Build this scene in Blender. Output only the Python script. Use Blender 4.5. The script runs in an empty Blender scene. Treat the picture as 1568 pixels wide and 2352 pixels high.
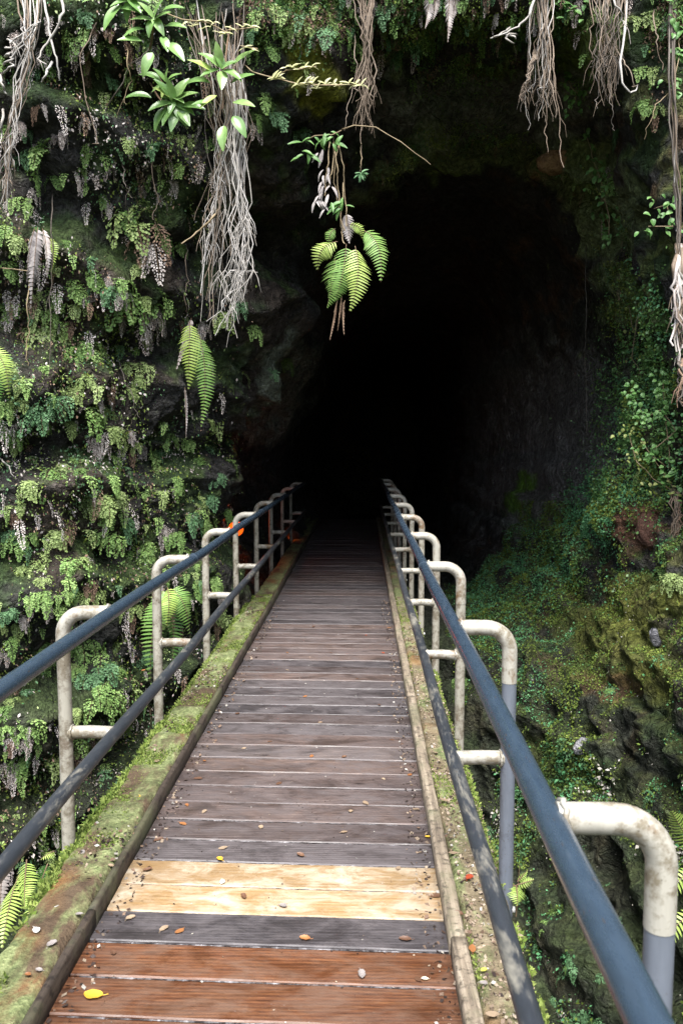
import bpy, math, random
import numpy as np
from mathutils import Vector, Matrix
from mathutils.bvhtree import BVHTree

R = math.radians
rnd = random.Random(11)
nr = np.random.default_rng(5)
scn = bpy.context.scene
COL = scn.collection

# ------------------------------------------------------------------ camera
F = 1900.0            # focal length in pixels of a 1568 x 2352 picture
CAMH = 1.63
cam_d = bpy.data.cameras.new("camera")
cam = bpy.data.objects.new("camera", cam_d)
COL.objects.link(cam)
cam.location = (0, 0, CAMH)
CROT = Matrix.Rotation(R(1.45), 3, 'Z') @ Matrix.Rotation(R(90 - 4.75), 3, 'X')
cam.rotation_euler = CROT.to_euler()
cam_d.sensor_fit = 'VERTICAL'
cam_d.sensor_height = 24.0
cam_d.lens = 24.0 * F / 2352.0
cam_d.clip_start = 0.05
cam_d.clip_end = 300
cam_d.dof.use_dof = True
cam_d.dof.focus_distance = 5.2
cam_d.dof.aperture_fstop = 5.0
scn.camera = cam

# ------------------------------------------------------------------ sky and sun
SUN_EL, SUN_AZ = 60.0, 180.0      # azimuth: compass bearing the light comes from (0 = +Y)
world = bpy.data.worlds.new("World")
scn.world = world
world.use_nodes = True
wn = world.node_tree
bg = wn.nodes["Background"]
sky = wn.nodes.new("ShaderNodeTexSky")
sky.sky_type = 'NISHITA'
sky.sun_disc = False
sky.sun_elevation = R(SUN_EL)
sky.sun_rotation = R(SUN_AZ)
sky.air_density = 1.0
sky.dust_density = 3.0
wn.links.new(sky.outputs[0], bg.inputs[0])
bg.inputs[1].default_value = 0.11
sun_d = bpy.data.lights.new("sun", 'SUN')
sun_d.energy = 2.9
sun_d.angle = R(38)
sun_d.color = (1.0, 0.985, 0.97)
sun = bpy.data.objects.new("sun", sun_d)
COL.objects.link(sun)
sd = Vector((math.sin(R(SUN_AZ)) * math.cos(R(SUN_EL)), math.cos(R(SUN_AZ)) * math.cos(R(SUN_EL)), math.sin(R(SUN_EL))))
sun.rotation_euler = sd.to_track_quat('Z', 'Y').to_euler()
sun.location = (0, -6, 14)
scn.view_settings.view_transform = 'Standard'
scn.view_settings.look = 'None'
scn.view_settings.gamma = 1
scn.view_settings.exposure = 1.95
scn.cycles.max_bounces = 6
scn.cycles.diffuse_bounces = 3
scn.cycles.sample_clamp_indirect = 4.0
scn.cycles.use_denoising = True

# ------------------------------------------------------------------ helpers
def ray(px, py):
    return (CROT @ Vector(((px - 784) / F, -(py - 1176) / F, -1.0)))

def W(px, py, d):
    """world point seen at (px, py) whose distance along the bridge (world y) is d"""
    r = ray(px, py)
    return Vector((0, 0, CAMH)) + r * (d / r.y)

CRI = CROT.transposed()
def project(P):
    """numpy (N,3) world -> pixel"""
    M = np.array(CRI)
    q = (P - np.array([0, 0, CAMH])) @ M.T
    z = np.where(q[:, 2] < -0.05, -q[:, 2], 1e9)
    return 784 + F * q[:, 0] / z, 1176 - F * q[:, 1] / z, z

def link(o, parent=None):
    COL.objects.link(o)
    if parent is not None:
        o.parent = parent
    return o

def tag(o, label=None, cat=None, group=None, kind=None):
    if label: o["label"] = label
    if cat: o["category"] = cat
    if group: o["group"] = group
    if kind: o["kind"] = kind
    return o

def empty(name, loc=(0, 0, 0), rz=0.0):
    o = bpy.data.objects.new(name, None)
    o.empty_display_size = 0.05
    o.location = loc
    o.rotation_euler = (0, 0, rz)
    return link(o)

class MB:
    def __init__(s):
        s.v = []; s.f = []; s.m = []
    def add(s, vs, fs, m=0):
        b = len(s.v)
        s.v += [tuple(v) for v in vs]
        s.f += [tuple(i + b for i in f) for f in fs]
        s.m += [m] * len(fs)
    def box(s, x0, x1, y0, y1, z0, z1, m=0):
        vs = [(x0, y0, z0), (x1, y0, z0), (x1, y1, z0), (x0, y1, z0), (x0, y0, z1), (x1, y0, z1), (x1, y1, z1), (x0, y1, z1)]
        s.add(vs, [(0, 3, 2, 1), (4, 5, 6, 7), (0, 1, 5, 4), (1, 2, 6, 5), (2, 3, 7, 6), (3, 0, 4, 7)], m)
    def tube(s, pts, rad, n=8, m=0, caps=True):
        pts = [Vector(p) for p in pts]
        k = len(pts)
        if not hasattr(rad, '__len__'): rad = [rad] * k
        T = []
        for i in range(k):
            t = pts[min(i + 1, k - 1)] - pts[max(i - 1, 0)]
            T.append(t.normalized() if t.length > 1e-9 else Vector((0, 0, 1)))
        a = Vector((0, 0, 1)) if abs(T[0].z) < .9 else Vector((1, 0, 0))
        u = (a - T[0] * a.dot(T[0])).normalized()
        vs, fs = [], []
        for i in range(k):
            u = (u - T[i] * u.dot(T[i]))
            u = u.normalized() if u.length > 1e-6 else T[i].orthogonal().normalized()
            w = T[i].cross(u)
            for j in range(n):
                an = 2 * math.pi * j / n
                vs.append(pts[i] + (u * math.cos(an) + w * math.sin(an)) * rad[i])
        for i in range(k - 1):
            for j in range(n):
                j2 = (j + 1) % n
                fs.append((i * n + j, i * n + j2, (i + 1) * n + j2, (i + 1) * n + j))
        if caps:
            c0 = len(vs)
            vs += vs[:n] + vs[(k - 1) * n:k * n]
            fs.append(tuple(c0 + j for j in range(n - 1, -1, -1)))
            fs.append(tuple(c0 + n + j for j in range(n)))
        s.add(vs, fs, m)
    def mesh(s, name, mats, smooth=True):
        me = bpy.data.meshes.new(name)
        me.from_pydata(s.v, [], s.f)
        for m in (mats if isinstance(mats, (list, tuple)) else [mats]):
            me.materials.append(m)
        if len(me.materials) > 1:
            me.polygons.foreach_set('material_index', s.m)
        if smooth:
            me.polygons.foreach_set('use_smooth', [True] * len(me.polygons))
        me.update()
        return me
    def build(s, name, mats, parent=None, smooth=True, loc=None):
        o = bpy.data.objects.new(name, s.mesh(name, mats, smooth))
        if loc is not None: o.location = loc
        return link(o, parent)

def quads_mesh(name, V, mats, mi=None, nv=4):
    """fast mesh from an array (N, nv, 3) of separate faces"""
    n = len(V)
    me = bpy.data.meshes.new(name)
    me.vertices.add(n * nv)
    me.vertices.foreach_set('co', V.reshape(-1).astype(np.float32))
    me.loops.add(n * nv)
    me.loops.foreach_set('vertex_index', np.arange(n * nv, dtype=np.int32))
    me.polygons.add(n)
    me.polygons.foreach_set('loop_start', np.arange(0, n * nv, nv, dtype=np.int32))
    me.polygons.foreach_set('loop_total', np.full(n, nv, dtype=np.int32))
    for m in mats: me.materials.append(m)
    if mi is not None:
        me.polygons.foreach_set('material_index', mi.astype(np.int32))
    me.update(calc_edges=True)
    return me

# ------------------------------------------------------------------ numpy noise
def _h(ix, iy, iz, seed):
    n = (ix * 374761393 + iy * 668265263 + iz * 2147483647 + seed * 1274126177) & 0xFFFFFFFF
    n = ((n ^ (n >> 13)) * 1274126177) & 0xFFFFFFFF
    n = ((n ^ (n >> 16)) * 2246822519) & 0xFFFFFFFF
    return ((n ^ (n >> 15)) & 0xFFFFFF) / float(0xFFFFFF)

def vnoise(P, seed=0):
    P = P + 1000.0
    i = np.floor(P).astype(np.int64); f = P - i
    f = f * f * f * (f * (f * 6 - 15) + 10)
    r = 0
    for a in (0, 1):
        wx = f[:, 0] if a else 1 - f[:, 0]
        for b in (0, 1):
            wy = f[:, 1] if b else 1 - f[:, 1]
            for c in (0, 1):
                wz = f[:, 2] if c else 1 - f[:, 2]
                r = r + wx * wy * wz * _h(i[:, 0] + a, i[:, 1] + b, i[:, 2] + c, seed)
    return r * 2 - 1

def fbm(P, octv=4, seed=0, gain=.5):
    a, s, t = 1.0, 0.0, 0
    for o in range(octv):
        t = t + a * vnoise(P * (2.03 ** o), seed + o * 7); s += a; a *= gain
    return t / s

# ------------------------------------------------------------------ materials
class NT:
    def __init__(s, name):
        s.mat = bpy.data.materials.new(name); s.mat.use_nodes = True
        s.t = s.mat.node_tree
        s.p = s.t.nodes["Principled BSDF"]
        s.out = s.t.nodes["Material Output"]
    def n(s, typ, ins=None, **kw):
        nd = s.t.nodes.new(typ)
        for k, v in kw.items(): setattr(nd, k, v)
        for k, v in (ins or {}).items(): s.set(nd.inputs[k], v)
        return nd
    def set(s, sock, v):
        if isinstance(v, bpy.types.NodeSocket): s.t.links.new(v, sock)
        else:
            if sock.type == 'RGBA' and hasattr(v, '__len__') and len(v) == 3: v = (*v, 1)
            sock.default_value = v
    def noise(s, vec, scale, detail=4, rough=.6, dist=0):
        return s.n('ShaderNodeTexNoise', {'Vector': vec, 'Scale': scale, 'Detail': detail, 'Roughness': rough, 'Distortion': dist}).outputs[0]
    def ramp(s, fac, stops):
        nd = s.n('ShaderNodeValToRGB', {'Fac': fac})
        e = nd.color_ramp.elements
        while len(e) < len(stops): e.new(.5)
        for q, (p, c) in zip(e, stops):
            q.position = p
            q.color = (c, c, c, 1) if not hasattr(c, '__len__') else (*c, 1)
        return nd.outputs[0]
    def mix(s, fac, a, b, mode='MIX'):
        nd = s.n('ShaderNodeMix', data_type='RGBA', blend_type=mode)
        s.set(nd.inputs[0], fac); s.set(nd.inputs[6], a); s.set(nd.inputs[7], b)
        return nd.outputs[2]
    def math(s, op, a, b=0.0, clamp=False):
        nd = s.n('ShaderNodeMath', operation=op, use_clamp=clamp)
        s.set(nd.inputs[0], a); s.set(nd.inputs[1], b)
        return nd.outputs[0]
    def mapping(s, vec, scale=(1, 1, 1), loc=(0, 0, 0), rot=(0, 0, 0)):
        return s.n('ShaderNodeMapping', {'Vector': vec, 'Scale': scale, 'Location': loc, 'Rotation': rot}).outputs[0]
    def coord(s, which='Object'):
        return s.n('ShaderNodeTexCoord').outputs[which]
    def bump(s, h, strength=.5, dist=.01, normal=None):
        nd = s.n('ShaderNodeBump', {'Height': h, 'Strength': strength, 'Distance': dist})
        if normal is not None: s.set(nd.inputs['Normal'], normal)
        s.set(s.p.inputs['Normal'], nd.outputs[0])
        return nd.outputs[0]
    def base(s, col, rough=.7, spec=.4):
        s.set(s.p.inputs['Base Color'], col); s.set(s.p.inputs['Roughness'], rough)
        s.p.inputs['Specular IOR Level'].default_value = spec

def leaf_mat(name, c1, c2, c3, rough=.55, trans=.3, spec=.3):
    t = NT(name)
    g = t.n('ShaderNodeNewGeometry')
    oi = t.n('ShaderNodeObjectInfo')
    r = t.math('ADD', t.math('MULTIPLY', g.outputs['Random Per Island'], .55), t.math('MULTIPLY', oi.outputs['Random'], .45))
    c = t.ramp(r, [(.12, c1), (.5, c2), (.9, c3)])
    nz = t.noise(g.outputs['Position'], 22, 3)
    c = t.mix(t.ramp(nz, [(.35, .45), (.62, 0.0)]), c, tuple(x * .45 for x in c2))
    t.base(c, rough, spec)
    tr = t.n('ShaderNodeBsdfTranslucent', {'Color': c})
    mx = t.n('ShaderNodeMixShader', {'Fac': trans})
    t.t.links.new(t.p.outputs[0], mx.inputs[1]); t.t.links.new(tr.outputs[0], mx.inputs[2])
    t.t.links.new(mx.outputs[0], t.out.inputs[0])
    return t.mat

M = {}
M['maiden'] = leaf_mat('maidenhair_green', (0.11, 0.207, 0.0549), (0.195, 0.329, 0.0915), (0.329, 0.464, 0.159))
M['maiden_y'] = leaf_mat('maidenhair_yellow_green', (0.186, 0.259, 0.0854), (0.293, 0.393, 0.134), (0.41, 0.505, 0.22))
M['maiden_b'] = leaf_mat('maidenhair_blue_green', (0.061, 0.134, 0.0549), (0.11, 0.232, 0.104), (0.183, 0.329, 0.159))
M['dry'] = leaf_mat('dry_frond_grey', (0.293, 0.238, 0.213), (0.512, 0.451, 0.415), (0.732, 0.683, 0.647), .8, .2)
M['dry_b'] = leaf_mat('dry_frond_brown', (0.0976, 0.061, 0.0427), (0.207, 0.134, 0.0915), (0.342, 0.244, 0.171), .8, .15)
M['sword'] = leaf_mat('sword_fern_green', (.13, .28, .06), (.20, .36, .09), (.27, .42, .12), .45, .3, .4)
M['sword_d'] = leaf_mat('sword_fern_dark', (.05, .13, .03), (.08, .18, .04), (.13, .22, .05), .45, .3, .4)
M['sword_y'] = leaf_mat('fern_light_green', (.32, .46, .10), (.42, .56, .14), (.5, .62, .2), .45, .35, .4)
M['pale_dead'] = leaf_mat('dead_frond_pale', (.2, .185, .175), (.33, .3, .29), (.43, .4, .38), .8, .15)
M['broad'] = leaf_mat('broad_leaf_green', (.10, .22, .05), (.17, .31, .09), (.28, .42, .14), .3, .25, .6)
M['vine_y'] = leaf_mat('vine_leaf_yellow', (.36, .37, .14), (.5, .5, .25), (.62, .6, .38), .5, .3)
M['creep'] = leaf_mat('creeper_green', (0.0562, 0.138, 0.0375), (0.106, 0.237, 0.0625), (0.2, 0.362, 0.112), .45, .25, .4)
M['creep_b'] = leaf_mat('creeper_blue_green', (0.056, 0.196, 0.077), (0.105, 0.294, 0.126), (0.182, 0.392, 0.168), .6, .2, .3)
M['creep_y'] = leaf_mat('creeper_yellow', (.16, .22, .05), (.26, .31, .09), (.36, .38, .16), .5, .3)
M['litter_w'] = leaf_mat('leaf_bits_pale', (.28, .26, .22), (.42, .4, .36), (.6, .58, .54), .7, .1)
M['mossbit'] = leaf_mat('moss_tuft_green', (0.0878, 0.142, 0.027), (0.155, 0.216, 0.0432), (0.257, 0.317, 0.0743), .9, .2, .1)
M['mossbit_l'] = leaf_mat('moss_tuft_light', (.16, .22, .05), (.27, .33, .09), (.38, .42, .16), .9, .25, .1)
M['mossbit_d'] = leaf_mat('moss_tuft_dark', (0.039, 0.065, 0.0182), (0.0715, 0.111, 0.0286), (0.111, 0.156, 0.039), .9, .1, .1)
M['bark'] = leaf_mat('stem_brown', (.10, .06, .035), (.15, .10, .06), (.2, .14, .09), .8, .0)
M['root'] = leaf_mat('root_tan', (.10, .075, .05), (.17, .13, .095), (.25, .205, .16), .75, .0)
M['root_p'] = leaf_mat('root_pale', (.22, .2, .17), (.34, .32, .29), (.46, .44, .42), .7, .0)
M['root_d'] = leaf_mat('root_dark', (.06, .05, .04), (.10, .085, .07), (.16, .14, .12), .8, .0)
M['twig'] = leaf_mat('twig_tan', (.17, .13, .075), (.22, .17, .10), (.27, .21, .125), .7, .0)

def cliff_material():
    t = NT('wet_lava_rock')
    pos = t.n('ShaderNodeNewGeometry').outputs['Position']
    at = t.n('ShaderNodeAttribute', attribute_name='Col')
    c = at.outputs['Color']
    n1 = t.noise(pos, 3.2, 6, .62)
    n2 = t.noise(pos, 17, 5, .7)
    n3 = t.noise(pos, 70, 3, .7)
    wp = t.n('ShaderNodeVectorMath', operation='ADD'); t.set(wp.inputs[0], pos)
    t.set(wp.inputs[1], t.n('ShaderNodeVectorMath', {0: t.n('ShaderNodeTexNoise', {'Vector': pos, 'Scale': 6.0, 'Detail': 3.0}).outputs['Color'], 1: (.16, .16, .16)}, operation='MULTIPLY').outputs[0])
    v1 = t.n('ShaderNodeTexVoronoi', {'Vector': wp.outputs[0], 'Scale': 7.0}, feature='DISTANCE_TO_EDGE').outputs['Distance']
    v2 = t.n('ShaderNodeTexVoronoi', {'Vector': wp.outputs[0], 'Scale': 21.0}).outputs['Distance']
    k = t.math('MULTIPLY', t.ramp(n1, [(.3, .45), (.7, 1.0)]), t.ramp(n2, [(.3, .35), (.68, 1.0)]))
    k = t.math('MULTIPLY', k, t.ramp(n3, [(.3, .6), (.7, 1.0)]))
    k = t.math('MULTIPLY', t.math('MULTIPLY', k, t.ramp(v2, [(.15, 1.0), (.75, .5)])), 4.4)
    sc = t.n('ShaderNodeVectorMath', operation='SCALE'); t.set(sc.inputs[0], c); t.set(sc.inputs['Scale'], k)
    # pale streaks on the inner wall, lightened to make up for missing light
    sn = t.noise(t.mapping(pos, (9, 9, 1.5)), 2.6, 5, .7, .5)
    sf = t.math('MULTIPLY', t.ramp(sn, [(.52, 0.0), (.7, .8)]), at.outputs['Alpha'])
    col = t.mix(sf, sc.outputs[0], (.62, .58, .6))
    # pale lichen specks
    lv = t.n('ShaderNodeTexVoronoi', {'Vector': pos, 'Scale': 34.0}).outputs['Distance']
    lf = t.math('MULTIPLY', t.ramp(lv, [(.10, 1.0), (.17, 0.0)]), t.ramp(t.noise(pos, 2.4, 2), [(.56, 0.0), (.66, .55)]))
    col = t.mix(lf, col, (.28, .30, .26))
    rg = t.ramp(t.noise(pos, 5, 3), [(.35, .42), (.6, .95)])
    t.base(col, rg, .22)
    h = t.math('ADD', t.math('MULTIPLY', n2, 1.0), t.math('MULTIPLY', n3, .5))
    h = t.math('ADD', h, t.math('MULTIPLY', t.ramp(v1, [(0.0, 0.0), (.09, 1.0)]), .28))
    h = t.math('SUBTRACT', h, t.math('MULTIPLY', v2, .5))
    t.bump(h, 1.0, .075)
    return t.mat
M['cliff'] = cliff_material()

def plank_material(name, c_dark, c_mid, c_light, grime, grimecol, rough=(.35, .7), knots=1.0, grainscale=1.0):
    t = NT(name)
    oi = t.n('ShaderNodeObjectInfo')
    co = t.coord()
    off = t.n('ShaderNodeCombineXYZ', {'X': t.math('MULTIPLY', oi.outputs['Random'], 37.0), 'Y': t.math('MULTIPLY', oi.outputs['Random'], 91.0)})
    v = t.n('ShaderNodeVectorMath', operation='ADD'); t.set(v.inputs[0], co); t.set(v.inputs[1], off.outputs[0])
    v = v.outputs[0]
    g1 = t.noise(t.mapping(v, (1.6, 13 * grainscale, 4)), 2.4, 8, .74, 1.0)
    g2 = t.noise(t.mapping(v, (7, 90, 20)), 1.6, 4, .7, .4)
    big = t.noise(t.mapping(v, (3.2, 6, 2)), 1.7, 7, .72, .6)
    w = t.n('ShaderNodeTexWave', {'Vector': t.mapping(v, (.7, 9 * grainscale, 3)), 'Scale': 2.2, 'Distortion': 7.0, 'Detail': 3.0, 'Detail Scale': .8}, bands_direction='Y').outputs['Fac']
    gg = t.math('ADD', t.math('MULTIPLY', g1, .78), t.math('MULTIPLY', w, .22))
    col = t.ramp(gg, [(.22, c_dark), (.5, c_mid), (.78, c_light)])
    col = t.mix(t.ramp(g2, [(.38, .5), (.6, 0.0)]), col, tuple(x * .6 for x in c_dark))
    # each board its own tone
    tone = t.ramp(oi.outputs['Random'], [(0, (.62, .62, .66)), (.35, (.95, .92, .93)), (.6, (1.25, 1.22, 1.24)), (1, (1.5, 1.36, 1.25))])
    col = t.mix(1.0, col, tone, 'MULTIPLY')
    col = t.mix(t.math('MULTIPLY', t.ramp(big, [(.42, 0.0), (.62, 1.0)]), grime), col, grimecol)
    kv = t.n('ShaderNodeTexVoronoi', {'Vector': t.mapping(v, (3.2, 8.5, 1)), 'Scale': 1.0}).outputs['Distance']
    st_ = t.noise(t.mapping(v, (1.6, 3.2, 1)), 1.9, 6, .68, .8)
    col = t.mix(t.math('MULTIPLY', t.ramp(st_, [(.36, .75), (.5, 0.0)]), grime), col, tuple(x * .75 for x in c_dark))
    col = t.mix(t.math('MULTIPLY', t.ramp(kv, [(.03, .9), (.12, 0.0)]), knots), col, (.018, .013, .012))
    # small grit and dirt specks
    sp = t.n('ShaderNodeTexVoronoi', {'Vector': v, 'Scale': 55.0}).outputs['Distance']
    col = t.mix(t.math('MULTIPLY', t.ramp(sp, [(.07, 1.0), (.13, 0.0)]), t.ramp(t.noise(v, 6, 3), [(.52, 0.0), (.62, .8)])), col, (.02, .016, .014))
    sp2 = t.n('ShaderNodeTexVoronoi', {'Vector': t.mapping(v, loc=(3, 7, 0)), 'Scale': 38.0}).outputs['Distance']
    col = t.mix(t.math('MULTIPLY', t.ramp(sp2, [(.045, 1.0), (.09, 0.0)]), t.ramp(t.noise(v, 4, 3), [(.55, 0.0), (.65, .8)])), col, (.5, .47, .45))
    t.base(col, t.ramp(st_, [(.36, rough[0]), (.6, rough[1])]), .5)
    h = t.math('ADD', t.math('MULTIPLY', g1, .7), t.math('MULTIPLY', g2, .5))
    t.bump(h, .55, .004)
    return t.mat

M['plank_grey'] = plank_material('weathered_plank', (0.0262, 0.0224, 0.0218), (0.0718, 0.0624, 0.0618), (0.131, 0.119, 0.119), .7, (0.0905, 0.0799, 0.0811))
M['plank_brown'] = plank_material('weathered_brown_plank', (0.0269, 0.0191, 0.0161), (0.0747, 0.0562, 0.0503), (0.131, 0.105, 0.0927), .7, (0.0807, 0.0688, 0.0688))
M['plank_red'] = plank_material('stained_plank', (.05, .018, .008), (.15, .058, .024), (.26, .115, .045), .6, (.12, .075, .052), (.3, .6), .5)
M['plank_new'] = plank_material('fresh_pine', (0.248, 0.148, 0.059), (0.325, 0.218, 0.1), (0.366, 0.284, 0.171), .85, (0.378, 0.33, 0.254), (.5, .7), .12, .7)

def beam_material(name, green=.5, w=((.05, .032, .02), (.13, .09, .055), (.2, .15, .09))):
    t = NT(name)
    pos = t.n('ShaderNodeNewGeometry').outputs['Position']
    a = t.noise(t.mapping(pos, (2.2, 1.0, 2.2)), 2.6, 5, .65, .4)
    b = t.noise(pos, 14, 5, .7)
    c = t.noise(pos, 60, 3, .7)
    w = [tuple(x * .7 for x in c_) for c_ in w]
    wood = t.ramp(b, [(.3, w[0]), (.55, w[1]), (.75, w[2])])
    wood = t.mix(t.ramp(t.noise(pos, 1.3, 3), [(.56, 0.0), (.66, .55)]), wood, (.26, .12, .03))
    moss = t.ramp(t.math('ADD', t.math('MULTIPLY', b, .5), t.math('MULTIPLY', c, .5)), [(.35, (.05, .062, .025)), (.5, (.14, .165, .068)), (.66, (.3, .33, .155))])
    f = t.ramp(a, [(green - .06, 1.0), (green + .07, 0.0)])
    col = t.mix(f, wood, moss)
    sp = t.n('ShaderNodeTexVoronoi', {'Vector': pos, 'Scale': 60.0}).outputs['Distance']
    col = t.mix(t.math('MULTIPLY', t.ramp(sp, [(.10, 1.0), (.16, 0.0)]), t.ramp(t.noise(pos, 7, 3), [(.5, 0.0), (.6, .9)])), col, (.02, .015, .012))
    t.base(col, .85, .25)
    t.bump(t.math('ADD', b, c), .8, .012)
    return t.mat
M['beam_left'] = beam_material('mossy_beam', .53)
M['beam_right'] = beam_material('mossy_beam_dry', .46, ((.11, .085, .05), (.26, .21, .13), (.38, .33, .22)))

def board_material(name, c1, c2, c3):
    t = NT(name)
    pos = t.n('ShaderNodeNewGeometry').outputs['Position']
    g = t.noise(t.mapping(pos, (14, .9, 10)), 3.2, 5, .65, .5)
    d = t.noise(pos, 30, 4, .7)
    col = t.ramp(g, [(.3, c1), (.5, c2), (.72, c3)])
    col = t.mix(t.ramp(d, [(.36, .8), (.5, 0.0)]), col, tuple(x * .4 for x in c1))
    col = t.mix(t.ramp(t.noise(pos, 4, 4), [(.48, 0.0), (.64, .55)]), col, (.10, .11, .055))
    t.base(col, .75, .3)
    t.bump(t.math('ADD', g, d), .5, .006)
    return t.mat
M['toe_dark'] = board_material('dark_toe_board', (0.024, 0.0176, 0.0136), (0.052, 0.04, 0.0304), (0.088, 0.068, 0.048))
M['toe_tan'] = board_material('tan_toe_board', (.10, .08, .06), (.22, .18, .13), (.34, .29, .22))
M['stringer'] = board_material('dark_timber', (.02, .016, .012), (.035, .028, .02), (.05, .04, .03))

def pipe_paint(name, base, chip, rust, chipamt=.5, rustamt=.5, rough=(.35, .6), streak=False, spec=.5):
    t = NT(name)
    pos = t.n('ShaderNodeNewGeometry').outputs['Position']
    if streak: pos = t.mapping(pos, (1.6, .32, 1.6))
    b = t.noise(pos, 9, 5, .65, .3)
    c = t.noise(pos, 45, 4, .7)
    e = t.noise(t.mapping(pos, (26, 26, 3)), 2, 3, .6)
    col = t.mix(t.ramp(e, [(.4, 0.0), (.7, .45)]), base, tuple(x * .62 for x in base))
    k = t.math('ADD', t.math('MULTIPLY', b, .6), t.math('MULTIPLY', c, .4))
    col = t.mix(t.ramp(k, [(.5 + .12 * (1 - chipamt), 0.0), (.6 + .12 * (1 - chipamt), 1.0)]), col, chip)
    r2 = t.noise(t.mapping(pos, loc=(5, 3, 9)), 7, 5, .7, .4)
    col = t.mix(t.ramp(r2, [(.54 + .14 * (1 - rustamt), 0.0), (.66 + .14 * (1 - rustamt), .9)]), col, rust)
    sp = t.n('ShaderNodeTexVoronoi', {'Vector': pos, 'Scale': 70.0}).outputs['Distance']
    col = t.mix(t.math('MULTIPLY', t.ramp(sp, [(.10, 1.0), (.2, 0.0)]), t.ramp(b, [(.5, 0.0), (.6, .8)])), col, (.05, .035, .02))
    t.base(col, t.ramp(c, [(.35, rough[0]), (.65, rough[1])]), spec)
    t.bump(k, .25, .004)
    return t.mat
M['post'] = pipe_paint('cream_pipe', (0.267, 0.253, 0.207), (0.12, 0.103, 0.0736), (0.0644, 0.0414, 0.023), 1.15, .95, (.5, .75), spec=.35)
M['elbow'] = pipe_paint('white_pipe', (0.312, 0.299, 0.254), (0.139, 0.119, 0.082), (0.107, 0.0574, 0.0205), 1.1, .95, (.4, .65))
M['galv'] = pipe_paint('grey_pipe', (0.104, 0.118, 0.141), (0.0655, 0.0722, 0.0843), (0.185, 0.193, 0.206), .6, .3, (.45, .65))
M['rail'] = pipe_paint('dark_blue_paint', (.028, .045, .066), (.045, .062, .082), (.12, .06, .03), .35, .0, (.2, .34), streak=True, spec=1.0)
M['rail_far'] = M['rail']
M['midrail'] = pipe_paint('worn_black_paint', (.03, .035, .042), (.10, .10, .092), (.25, .235, .19), .8, .8, (.35, .6), streak=True)
M['bolt'] = pipe_paint('bolt_steel', (.55, .55, .52), (.4, .4, .38), (.2, .12, .06), .4, .3)

def emit(name, col, s):
    t = NT(name)
    t.set(t.p.inputs['Base Color'], col)
    t.set(t.p.inputs['Emission Color'], col)
    t.p.inputs['Emission Strength'].default_value = s
    return t.mat
t_ = NT('screw_head'); t_.base((.05, .04, .035), .5); t_.p.inputs['Metallic'].default_value = .6; M['screw'] = t_.mat
M['amber'] = emit('amber_lens', (1.0, .11, .006), .42)
t_ = NT('lamp_housing'); t_.base((.03, .028, .025), .5); M['housing'] = t_.mat
def soil():
    t = NT('forest_floor')
    pos = t.n('ShaderNodeNewGeometry').outputs['Position']
    n = t.noise(pos, 3, 6, .7)
    t.base(t.ramp(n, [(.3, (.02, .02, .01)), (.5, (.05, .06, .02)), (.7, (.09, .10, .035))]), .95, .1)
    t.bump(n, .8, .1)
    return t.mat
M['soil'] = soil()

# ------------------------------------------------------------------ the cliff with the cave mouth
XC, ZC = 0.6, 1.2
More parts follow.
